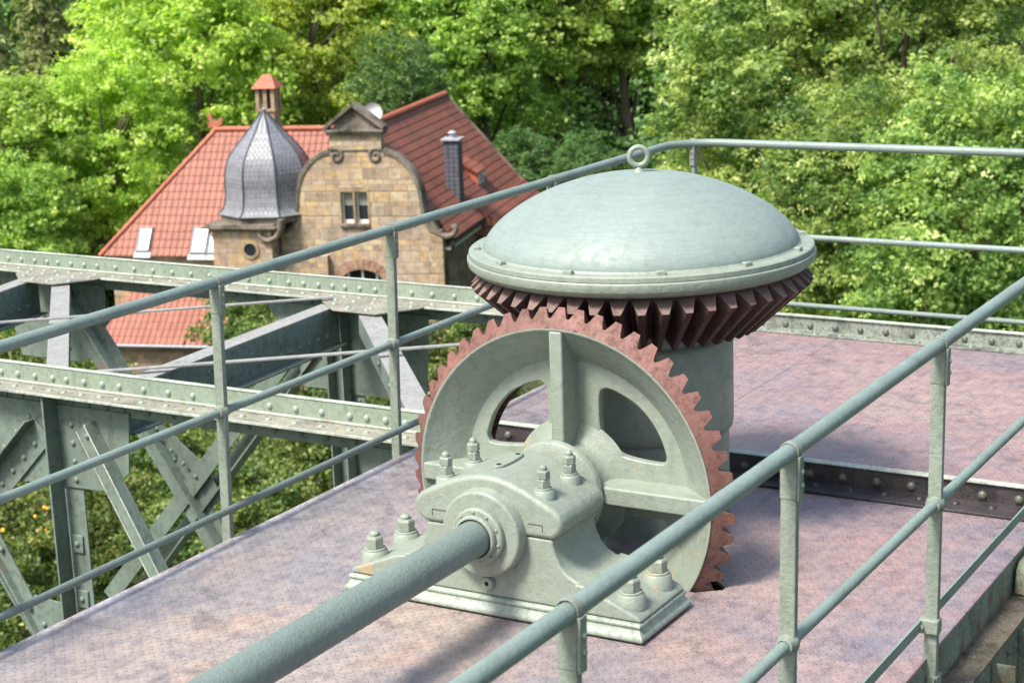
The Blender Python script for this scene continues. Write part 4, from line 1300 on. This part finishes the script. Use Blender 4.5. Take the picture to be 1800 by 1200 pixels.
skylight(-15.02, -14.34, -.50, .22, 0)
skylight(-12.25, -11.45, -.55, .22, 1)
skylight(-11.40, -11.0, -.55, .0, 2)
# turret
TX, TY = -8.74, 1.2
m = MB(); wallq(m, -10.88, -7.95, -1.0, 3.1, GZ, .78)
tw = hb(m, 'turret_wall', M_stone, smooth=0)
m = MB(); m.box(-11.0, -7.85, -1.12, 3.2, .785, .9); m.box(-11.25, -7.6, -1.32, 3.4, .901, 1.02); m.box(-11.1, -7.75, -1.2, 3.3, 1.021, 1.10)
hb(m, 'turret_cornice', M_trim, tw, bevel=.02)
def octring(r, z, rot=R_(22.5) + R_(8)): return [(TX + r * math.cos(rot + k * PI / 4), TY + r * math.sin(rot + k * PI / 4), z) for k in range(8)]
m = MB()
r0 = [(2.28, 1.10), (2.28, 1.42)]
V = octring(2.36, 1.101) + octring(2.36, 1.42)
m.add(V, [(i, (i + 1) % 8, 8 + (i + 1) % 8, 8 + i) for i in range(8)] + [list(range(8))[::-1], [8 + i for i in range(8)]])
hb(m, 'turret_skirt', M_trim, tw)
tprof = [(2.50, 1.42), (2.26, 1.60), (2.12, 1.95), (2.05, 2.5), (2.05, 3.1), (1.99, 3.5), (1.86, 3.9), (1.61, 4.30), (1.25, 4.72), (.88, 5.12), (.54, 5.53), (.25, 5.88), (.04, 6.14)]
tprof = smoothpts(tprof, 3, closed=False)
m = MB()
for k in range(8):
    acc = 0
    for i in range(len(tprof) - 1):
        (ra_, za), (rb_, zb_) = tprof[i], tprof[i + 1]
        A = octring(ra_, za); B = octring(rb_, zb_)
        p = [A[k], A[(k + 1) % 8], B[(k + 1) % 8], B[k]]
        step = math.hypot(rb_ - ra_, zb_ - za)
        wa = (Vector(p[1]) - Vector(p[0])).length / 2; wb = (Vector(p[2]) - Vector(p[3])).length / 2
        m.add(p, [(0, 1, 2, 3)], [[(-wa + k * .37, acc), (wa + k * .37, acc), (wb + k * .37, acc + step), (-wb + k * .37, acc + step)]])
        acc += step
td = hb(m, 'turret_dome', M_slate, tw, smooth=0)
M_slate.node_tree.nodes['Principled BSDF'].inputs['Roughness'].default_value = .46
m = MB()
for k in range(8):
    m.tube([octring(r, z)[k] for r, z in tprof[::2]], .045, 6)
hb(m, 'dome_ribs', M_slateD, td)
hb(MB().lathe([(.0001, 6.5), (.02, 6.35), (.03, 6.25), (.08, 6.2), (.05, 6.12), (.08, 6.05)], (TX, TY, 0), 2, 12), 'dome_finial', M_zinc, td)
# round window in the turret wall
m = MB().lathe([(.30, .0), (.30, -.06), (.44, -.06), (.46, .02)], (-9.02, -1.0, -.1), 1, 28)
rw = hb(m, 'round_window', M_trimL, tw, smooth=30)
hb(MB().lathe([(.0001, -.005), (.30, -.005)], (-9.02, -1.0, -.1), 1, 24), 'pane', M_glass, rw)
# roofed stone lantern on the ridge
LX, LY = -9.22, 3.15
m = MB(); m.box(LX - .42, LX + .42, LY - .42, LY + .42, 4.6, 5.9)
ln = hb(m, 'ridge_chimney', M_trimL, bevel=.02)
m = MB(); m.box(LX - .5, LX + .5, LY - .5, LY + .5, 5.901, 6.02)
for sx_ in (-.38, 0, .38):
    for sy_ in (-.38, .38):
        m.box(LX + sx_ - .09, LX + sx_ + .09, LY + sy_ - .09, LY + sy_ + .09, 6.021, 6.99)
for sx_ in (-.38, .38): m.box(LX + sx_ - .09, LX + sx_ + .09, LY - .09, LY + .09, 6.021, 6.99)
hb(m, 'chimney_posts', M_trimL, ln)
hb(MB().box(LX - .2, LX + .2, LY - .2, LY + .2, 6.021, 6.98), 'flue', M_black, ln)
m = MB()
b4 = [(LX - .62, LY - .62, 7.0), (LX + .62, LY - .62, 7.0), (LX + .62, LY + .62, 7.0), (LX - .62, LY + .62, 7.0)]
t2 = [(LX - .22, LY, 7.62), (LX + .22, LY, 7.62)]
m.add(b4 + t2, [(0, 1, 5, 4), (1, 2, 5), (2, 3, 4, 5), (3, 0, 4), (3, 2, 1, 0)])
hb(m, 'chimney_roof', M_ridge, ln, smooth=0)
# rooster finial on the hip
m = MB()
V = [(-.42, .0), (-.30, .12), (-.30, .38), (-.40, .52), (-.36, .66), (-.20, .68), (-.12, .52), (-.08, .38), (.04, .28), (.16, .30), (.22, .44), (.36, .46), (.44, .34), (.38, .18), (.22, .06), (.06, .0)]
m.prism([(-12.02 + x, 5.1 + z) for x, z in V], 1, 3.07, 3.23)
hb(m, 'rooster_finial', M_ridge, left, bevel=.03)
# satellite dish
m = MB().lathe([(.0001, .0), (.2, .02), (.4, .10), (.46, .16)], (0, 0, 0), 1, 24)
m.v = [(-3.45 + x, 1.5 - y * .9, 5.95 + z) for x, y, z in m.v]
ds = hb(m, 'satellite_dish', M_white, smooth=60)
hb(MB().tube([(-3.45, 1.55, 5.95), (-3.5, 1.6, 5.2)], .03, 8), 'dish_arm', M_zinc, ds)
# slate clad chimney on the right slope
CX, CY = -.72, 5.2
m = MB(); wallq(m, CX - .36, CX + .36, CY - .36, CY + .36, .9, 4.15)
sc = hb(m, 'slate_chimney', M_slateD, smooth=0)
m = MB(); m.box(CX - .48, CX + .48, CY - .48, CY + .48, 4.151, 4.25)
hb(m, 'chimney_cap', M_zinc, sc, bevel=.01)
hb(MB().lathe([(.14, 0), (.14, .2), (.22, .22), (.22, .26), (.05, .36)], (CX, CY, 4.251), 2, 14), 'chimney_cowl', M_zinc, sc)
m = MB(); sl_ = Vector((4.43, 0, -5.04)).normalized()
m.obox((CX - .62, CY - .44, 2.03), (CX + .62, CY - .44, .62), (0, 1, 0), .16, .06)
hb(m, 'chimney_flashing', M_zinc, sc)
# small dormer
m = MB()
dv0, dv1 = 8.9, 10.3
m.prism([(-1.75, 2.65), (-.52, 1.22), (-.52, 2.05)], 1, dv0 + .1, dv1 - .1)
dm = hb(m, 'dormer', M_ridge, smooth=0)
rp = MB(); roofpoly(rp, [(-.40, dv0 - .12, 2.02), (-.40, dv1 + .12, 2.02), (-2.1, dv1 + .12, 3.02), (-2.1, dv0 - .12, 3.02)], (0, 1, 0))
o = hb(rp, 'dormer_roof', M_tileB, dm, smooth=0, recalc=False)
md = o.modifiers.new('Solidify', 'SOLIDIFY'); md.thickness = .08
m = MB(); m.box(-.519, -.48, dv0 + .2, dv1 - .2, 1.38, 1.92)
dw = hb(m, 'dormer_window', M_white, dm)
hb(MB().box(-.479, -.470, dv0 + .3, dv1 - .3, 1.46, 1.84), 'pane', M_skyl, dw)

# ================================================================ vegetation
def leaf_mesh(name, C_, nrm, size, tint, mat, aspect=.62, curl=.15):
    """C_ (n,3) leaf centres, nrm (n,3) normals, size (n,), one rhombic leaf each"""
    n = len(C_)
    nrm = nrm / (np.linalg.norm(nrm, axis=1, keepdims=True) + 1e-9)
    rnd = np.random.normal(size=(n, 3))
    t = np.cross(nrm, rnd); t /= (np.linalg.norm(t, axis=1, keepdims=True) + 1e-9)
    b = np.cross(nrm, t)
    s = size[:, None]
    V = np.empty((n, 4, 3))
    V[:, 0] = C_ - t * s * .5
    V[:, 1] = C_ + b * s * aspect * .5 + nrm * s * curl
    V[:, 2] = C_ + t * s * .5
    V[:, 3] = C_ - b * s * aspect * .5 + nrm * s * curl
    me = bpy.data.meshes.new(name)
    me.vertices.add(n * 4); me.vertices.foreach_set('co', V.reshape(-1).astype(np.float32))
    me.loops.add(n * 4); me.loops.foreach_set('vertex_index', np.arange(n * 4, dtype=np.int32))
    me.polygons.add(n); me.polygons.foreach_set('loop_start', np.arange(0, n * 4, 4, dtype=np.int32))
    me.update(calc_edges=True)
    a = me.attributes.new('tint', 'FLOAT', 'FACE')
    a.data.foreach_set('value', tint.astype(np.float32))
    me.materials.append(mat)
    return me

def crown_cloud(rng, rx, rz, nclump, cr, nleaf, lsize, shell=.55, droop=0, lobes=7, hang=0.0, zlow=-.95, tonev=.2):
    """leaf clumps spread over a lobed crown; returns centres, normals, sizes, tints (crown centre at 0)"""
    ld = rng.normal(size=(lobes, 3)); ld /= np.linalg.norm(ld, axis=1, keepdims=True)
    la_ = rng.uniform(.12, .38, lobes)
    cs = []
    while len(cs) < nclump:
        d = rng.normal(size=3); d /= np.linalg.norm(d)
        if d[2] < zlow: continue
        k = 0.78 + sum(a * max(0, d @ l) ** 4 for a, l in zip(la_, ld))
        r = k * (shell + (1 - shell) * rng.uniform() ** .6)
        p = d * r * np.array([rx, rx, rz])
        cs.append((p, d))
    Cc, Nn, Sz, Tt = [], [], [], []
    tl = 9
    for p, d in cs:
        nt = max(1, int(nleaf * rng.uniform(.6, 1.4) / tl))
        c_r = cr * rng.uniform(.55, 1.4)
        tone = rng.uniform(-tonev, tonev)
        e = rng.normal(size=(nt, 3)); e /= np.linalg.norm(e, axis=1, keepdims=True)
        e[:, 2] = np.abs(e[:, 2]) * 1.1 - .35
        tc = p + e * (rng.uniform(.45, 1.05, nt) * c_r)[:, None] * np.array([1.1, 1.1, .85])
        od = e + d * .6 + rng.normal(size=(nt, 3)) * .35
        od /= np.linalg.norm(od, axis=1, keepdims=True)
        if droop: od[:, 2] -= droop
        k = np.tile(np.arange(tl), nt)[:, None]
        TC = np.repeat(tc, tl, 0); OD = np.repeat(od, tl, 0); m = nt * tl
        if droop:                                  # leaflets strung along a hanging frond
            q = TC + OD * (k / tl) * lsize * 4.2 + rng.normal(size=(m, 3)) * lsize * .45
            nn = np.array([0, 0, 1.0]) + OD * .4 + rng.normal(size=(m, 3)) * .55
        else:                                      # a rosette of leaves at a twig end
            q = TC + rng.normal(size=(m, 3)) * lsize * .62 * np.array([1.15, 1.15, .7])
            nn = OD * .7 + np.array([0, 0, .55]) + rng.normal(size=(m, 3)) * .75
        Cc.append(q); Nn.append(nn)
        Sz.append(lsize * rng.uniform(.5, 1.4, m))
        tt = np.repeat(rng.normal(.47 + tone, .13, nt), tl)
        Tt.append(np.clip(tt + rng.normal(0, .1, m), 0, 1))
    return np.concatenate(Cc), np.concatenate(Nn), np.concatenate(Sz), np.concatenate(Tt)

def trunk_mesh(name, h, r, rng, branches=7, top=.75, spread=.35, lean=.03):
    m = MB()
    pts = [(rng.uniform(-lean, lean) * h * t * 2, rng.uniform(-lean, lean) * h * t * 2, h * t) for t in np.linspace(0, top, 7)]
    pts[0] = (0, 0, 0)
    m.tube(pts, [r * (1.25 if i == 0 else 1 - .11 * i) for i in range(7)], 9)
    for k in range(branches):
        i = rng.integers(2, 6)
        a = rng.uniform(0, 2 * PI); l = h * spread * rng.uniform(.6, 1.1)
        p0 = Vector(pts[i]); d = Vector((math.cos(a), math.sin(a), rng.uniform(.5, 1.1))).normalized()
        q = [p0, p0 + d * l * .5 + Vector((0, 0, l * .06)), p0 + d * l + Vector((0, 0, l * .22))]
        m.tube([tuple(x) for x in q], [r * .42, r * .27, r * .09], 6)
    me = m
    o = me.build(name, M_bark, smooth=60)
    d = o.data; bpy.data.objects.remove(o)
    return d

rng = np.random.default_rng(11)
def make_kind(key, mat, rx, rz, h, nclump, cr, nleaf, ls, tr, tb=8, shell=.55, **kw):
    """two variants of crown and trunk meshes at unit placement"""
    res = []
    for v_ in range(kw.pop('variants', 2)):
        c, n, s, t = crown_cloud(rng, rx, rz, nclump, cr, nleaf, ls, shell, **kw)
        res.append((leaf_mesh('crown', c, n, s, t, mat), trunk_mesh('trunk', h, tr, rng, tb), h - rz * .95, h))
    return res
K = {}
K['maple'] = make_kind('maple', M_maple, 6.0, 7.6, 19, 330, 1.25, 120, .33, .38)
K['plane'] = make_kind('plane', M_plane, 5.2, 7.0, 20, 270, 1.2, 120, .32, .36)
K['dark'] = make_kind('dark', M_darkleaf, 5.2, 6.0, 14, 250, 1.1, 100, .28, .3)
K['locust'] = make_kind('locust', M_locust, 4.2, 5.6, 16, 300, .85, 230, .16, .26, tb=12, shell=.45, tonev=.32)
K['shrub'] = make_kind('shrub', M_bushy, 1.7, 1.45, 2.6, 110, .42, 90, .13, .05, tb=5, shell=.3)

def place_tree(kind, var, x, y, zc, s, label, name='tree', cat='tree', group=None, rz=None, base=-20.0, sz=None):
    """zc: height of crown centre; crown scaled by s, trunk stretched down to the ground"""
    cm, tm, hc, h = K[kind][var]
    t = thing(name, (x, y, base), label, cat, group)
    c = bpy.data.objects.new('crown', cm); COL.objects.link(c); c.parent = t
    c.location = (0, 0, zc - base); c.scale = (s, s, sz or s)
    a = rz if rz is not None else random.uniform(0, 6.28)
    c.rotation_euler = (0, 0, a)
    k = bpy.data.objects.new('trunk', tm); COL.objects.link(k); k.parent = t
    k.scale = (s, s, max(.2, (zc - base + 1.5 * s) / (h * .75 + 1e-6)))
    k.rotation_euler = (0, 0, a)
    return t
def at(px, py, D):
    """a world point D metres out along the view through photo pixel (px, py); used once to lay out the planting"""
    d = Fv * 3250.2 + Rv * (px - 891.2) - Uv * (py - 596.)
    return CAM + d * (D / 3250.2)
GR = 'trees behind the stone house'
TREES = [
 ('maple', 0, 330, 120, 108, 1.05, 'tall bright yellow green maple rising left of the turret behind the house'),
 ('maple', 1, 545, 70, 114, 1.0, 'bright green maple directly behind the slate turret and its roofed chimney'),
 ('dark', 1, 265, 345, 112, .85, 'dark tree showing between the tall maple and the sloping left edge of the orange roof'),
 ('dark', 0, 150, 330, 108, .9, 'dark shaded tree left of the orange roof, above the far truss chord'),
 ('plane', 1, 30, 440, 94, .7, 'mid green low tree just above the far truss chord at the left'),
 ('plane', 0, 20, 280, 98, .85, 'green leafy tree in the left margin in front of the spruce'),
 ('maple', 1, 200, 240, 100, .72, 'smaller light green maple between the spruce and the tall maple'),
 ('plane', 0, 745, 60, 116, 1.05, 'green plane tree above the curved gable of the house'),
 ('plane', 1, 860, 90, 114, .90, 'green plane tree whose crown hangs over the right red roof'),
 ('plane', 0, 975, -50, 116, 1.05, 'tall plane tree with mottled trunk seen above the lifting eye of the dome'),
 ('plane', 1, 1100, -60, 118, 1.1, 'plane tree with bare lower trunk right of the lifting eye'),
 ('plane', 0, 1240, -10, 120, .95, 'plane tree behind the post at the bend of the railing'),
 ('dark', 1, 925, 300, 107, .42, 'low dark leaved tree just beyond the right end of the red roof'),
 ('dark', 0, 1020, 300, 105, .34, 'low dark bush left of the lifting eye, under the bare trunks'),
 ('dark', 1, 1085, 330, 103, .34, 'low bush directly behind the lifting eye'),
 ('dark', 0, 1165, 320, 107, .38, 'low bush behind the bend of the top rail'),
 ('dark', 0, 700, 175, 104, .55, 'dark shaded tree close behind the pediment of the gable'),
 ('locust', 0, 1360, 130, 62, 1.05, 'feathery light green locust tree right above the dome'),
 ('locust', 1, 1600, 130, 60, 1.1, 'feathery locust tree in the upper right with dark inner branches'),
 ('locust', 0, 1790, 60, 66, 1.0, 'locust tree cut by the upper right corner'),
 ('locust', 1, 1480, 400, 55, .80, 'feathery tree between the top and middle far rails, right of the dome'),
 ('locust', 0, 1700, 420, 52, .92, 'feathery tree behind the far rails near the right margin'),
 ('locust', 1, 1300, 330, 70, .78, 'feathery tree showing between dome top and corner post'),
 ('locust', 0, 1830, 270, 54, .72, 'pale seeded tree halfway up the right margin'),
]
for i, (k, v_, px, py, D, s, lab) in enumerate(TREES):
    P = at(px, py, D)
    place_tree(k, v_, P.x, P.y, P.z, s, lab, name={'maple': 'maple_tree', 'plane': 'plane_tree', 'dark': 'beech_tree', 'locust': 'locust_tree'}[k], group=GR if k != 'locust' else 'feathery locust trees on the right', sz=s)

# spruce with drooping boughs
def spruce(px, py, D, H, label):
    P = at(px, py, D)
    base = -20.0
    t = thing('spruce_tree', (P.x, P.y, base), label, 'tree', 'spruces')
    h = P.z - base + 6
    Cc, Nn, Sz, Tt = [], [], [], []
    lev = 34
    for k in range(lev):
        f = k / lev
        z = h * (.12 + .86 * f); R0 = (1 - f) ** .8 * 4.8 + .3
        for j in range(int(6 + 7 * (1 - f))):
            a = rng.uniform(0, 2 * PI); r_l = R0 * rng.uniform(.7, 1.1)
            n = int(60 * r_l / 3) + 10
            q = rng.uniform(.1, 1, n)
            zz = z - .28 * r_l * q ** 1.5 - np.abs(rng.normal(0, .42, n)) * q
            w_ = rng.normal(0, .13, n) * r_l * q
            Cc.append(np.stack([np.cos(a) * r_l * q - np.sin(a) * w_, np.sin(a) * r_l * q + np.cos(a) * w_, zz], 1))
            nn = np.stack([np.cos(a) * np.ones(n), np.sin(a) * np.ones(n), .5 * np.ones(n)], 1) + rng.normal(0, .5, (n, 3))
            Nn.append(nn); Sz.append(rng.uniform(.3, .6, n)); Tt.append(np.clip(rng.normal(.5 + rng.uniform(-.15, .15), .16, n), 0, 1))
    me = leaf_mesh('crown', np.concatenate(Cc), np.concatenate(Nn), np.concatenate(Sz), np.concatenate(Tt), M_conif, aspect=.35)
    c = bpy.data.objects.new('crown', me); COL.objects.link(c); c.parent = t
    k = bpy.data.objects.new('trunk', trunk_mesh('trunk', h, .35, rng, 0, top=.98, lean=0)); COL.objects.link(k); k.parent = t
spruce(75, 40, 112, 24, 'olive green spruce with drooping boughs in the upper left corner')
spruce(-25, 90, 104, 22, 'spruce cut by the left margin beside the drooping one')

# shrubs below the trusses
SH = [(425, 585, 80, 1.25, 'yellow green shrub standing against the lean-to roof'), (480, 560, 79, 1.1, 'rounded shrub right of the lean-to roof below the far chord'),
 (520, 590, 78, 1.0, 'shrub under the far joint plate in front of the gable wall'), (760, 640, 80, 1.3, 'light green shrub between second post and gear wheel'), (850, 620, 82, 1.2, 'bright shrub showing just above the left of the red cogwheel rim'),
 (160, 680, 74, 1.0, 'yellowish shrub seen through the left truss bay'), (50, 650, 75, 1.1, 'green shrub at the left margin between the two chords'),
 (640, 660, 72, 1.3, 'dark leaved shrub behind the far truss vertical'), (480, 690, 70, 1.2, 'shrub under the big dark brace'), (560, 790, 64, 1.35, 'leafy shrub beneath the near chord, left of the second post'),
 (450, 900, 60, 1.2, 'shrub seen just over the deck edge beyond the first post'), (270, 820, 62, 1.2, 'shrub behind the crossing truss diagonals'), (180, 930, 58, 1.3, 'pale leaved shrub right of the near truss vertical'),
 (60, 900, 60, 1.3, 'dark shrub with yellow flowers at the left margin'), (120, 1010, 56, 1.2, 'shrub low down left of the near truss vertical'), (20, 1060, 54, 1.2, 'shrub in the lower left margin above the deck edge'),
 (290, 960, 57, 1.0, 'shrub showing between near diagonal and deck edge'), (640, 780, 66, 1.0, 'small shrub left of the deck edge below the second post')]
for i, (px, py, D, s, lab) in enumerate(SH):
    P = at(px, py, D)
    t = place_tree('shrub', i % 2, P.x, P.y, max(P.z, -19.2 + s), s, lab, name='shrub', cat='shrub', group='shrubs below the trusses', sz=s * 1.1)
# undergrowth thicket that nobody could count
def thicket(name, x0, x1, y0, y1, n, label, mat, ls=(.12, .28), hmax=1.6, sparse=0):
    cx = rng.uniform(x0, x1, n // 60); cy = rng.uniform(y0, y1, n // 60); chh = rng.uniform(.2, 1, n // 60) ** 1.5 * hmax; cr_ = rng.uniform(.5, 1.5, n // 60)
    C1, N1, S1, T1 = [], [], [], []
    for a, b, hh, r_ in zip(cx, cy, chh, cr_):
        m_ = 60
        e = rng.normal(size=(m_, 3)); e /= np.linalg.norm(e, axis=1, keepdims=True); e[:, 2] = np.abs(e[:, 2])
        q = np.array([a, b, -20.0]) + e * np.array([r_, r_, hh]) * rng.uniform(.5, 1.05, (m_, 1))
        C1.append(q); N1.append(e + rng.normal(0, .5, (m_, 3)) + np.array([0, 0, .6])); S1.append(rng.uniform(*ls, m_)); T1.append(np.clip(rng.normal(.45 + rng.uniform(-.2, .25), .16, m_), 0, 1))
    me = leaf_mesh(name, np.concatenate(C1), np.concatenate(N1), np.concatenate(S1), np.concatenate(T1), mat)
    o = bpy.data.objects.new(name, me); COL.objects.link(o)
    return tag(o, label, 'undergrowth', kind='stuff')
thicket('undergrowth', 28, 62, 28, 66, 90000, 'dense low thicket covering the slope below the trusses', M_bushy)
thicket('undergrowth', 62, 100, 25, 80, 50000, 'low scrub around and behind the house', M_bushy, (.25, .5))
thicket('undergrowth', 30, 66, -8, 28, 40000, 'shaded scrub beneath the feathery trees on the right', M_locust, (.2, .45))
# wood behind everything
def wood(name, rows, label):
    C1, N1, S1, T1 = [], [], [], []
    for (px, D, hc, rx) in rows:
        P = at(px, 0, D)
        c, n, s, t = crown_cloud(rng, rx, 9.5, 150, 1.8, 90, .42, .5)
        C1.append(c + np.array([P.x, P.y, hc])); N1.append(n); S1.append(s); T1.append(t)
    me = leaf_mesh(name, np.concatenate(C1), np.concatenate(N1), np.concatenate(S1), np.concatenate(T1), M_darkleaf)
    o = bpy.data.objects.new(name, me); COL.objects.link(o)
    return tag(o, label, 'wood', kind='stuff')
rows = []
for k in range(15):
    rows.append((-60 + k * 140 + random.uniform(-30, 30), random.uniform(138, 150), random.uniform(-10, -5), random.uniform(7, 8.5)))
rows += [(1000, 141, -15.5, 5), (1085, 139, -16.5, 4.5), (930, 135, -15, 5), (1165, 140, -14, 5)]
for k in range(8):
    rows.append((1370 + k * 80, random.uniform(84, 100), random.uniform(-13, -8), 6))
for k in range(16):
    rows.append((-100 + k * 140, random.uniform(170, 180), random.uniform(-6, 2), 9))
wood('woodland', rows, 'dark mass of wood filling the gaps behind the nearer trees')

# yellow and orange blossoms at lower left
fl = MB()
for k in range(18):
    px, py = random.choice([(random.gauss(60, 35), random.gauss(925, 22)), (random.gauss(90, 40), random.gauss(1010, 30)), (random.gauss(230, 60), random.gauss(1000, 50))])
    P = at(px, py, 57.3)
    fl.dome(P, -Fv + Vector((0, 0, .6)), random.uniform(.045, .075), n=6, flat=.3)
tag(fl.build('blossoms', M_flower, smooth=0), 'yellow blossoms scattered on the shrub in the lower left', 'flowers', kind='stuff')

# pale buildings glimpsed through the wood
for k, (px, D, w, lab) in enumerate([(1030, 172, 14, 'pale rendered building glimpsed between the plane trunks'), (1135, 168, 9, 'cream building glimpsed right of the lifting eye between trunks'), (1640, 118, 12, 'pale building glimpsed through the feathery trees')]):
    P = at(px, 150, D)
    a = math.atan2(Fv.y, Fv.x) - PI / 2 + .2 * k
    b_ = thing('background_house', (P.x, P.y, -20), lab, 'building', 'pale buildings beyond the trees', rotz=a)
    MB().box(-w / 2, w / 2, 0, 8, 0, 9).build('wall', M_pale, b_, origin=(0, 0, 0))
    MB().prism([(-.6, 9.001), (8.6, 9.001), (4, 12.5)], 0, -w / 2 - .5, w / 2 + .5).build('roof', M_slateD, b_, origin=(0, 0, 0), smooth=0)
    for i in range(4):
        for z in (2, 5.4):
            wo = MB().box(-w / 2 + 1.2 + i * w / 4.4, -w / 2 + 2.3 + i * w / 4.4, -.03, .05, z, z + 1.6).build('window', M_glass, b_, origin=(0, 0, 0))
# pale path beside the house
m = MB().prism([(62, 66), (70, 63), (84, 92), (74, 96)], 2, -20, -19.95)
struct(m.build('path', M_pale, smooth=0))
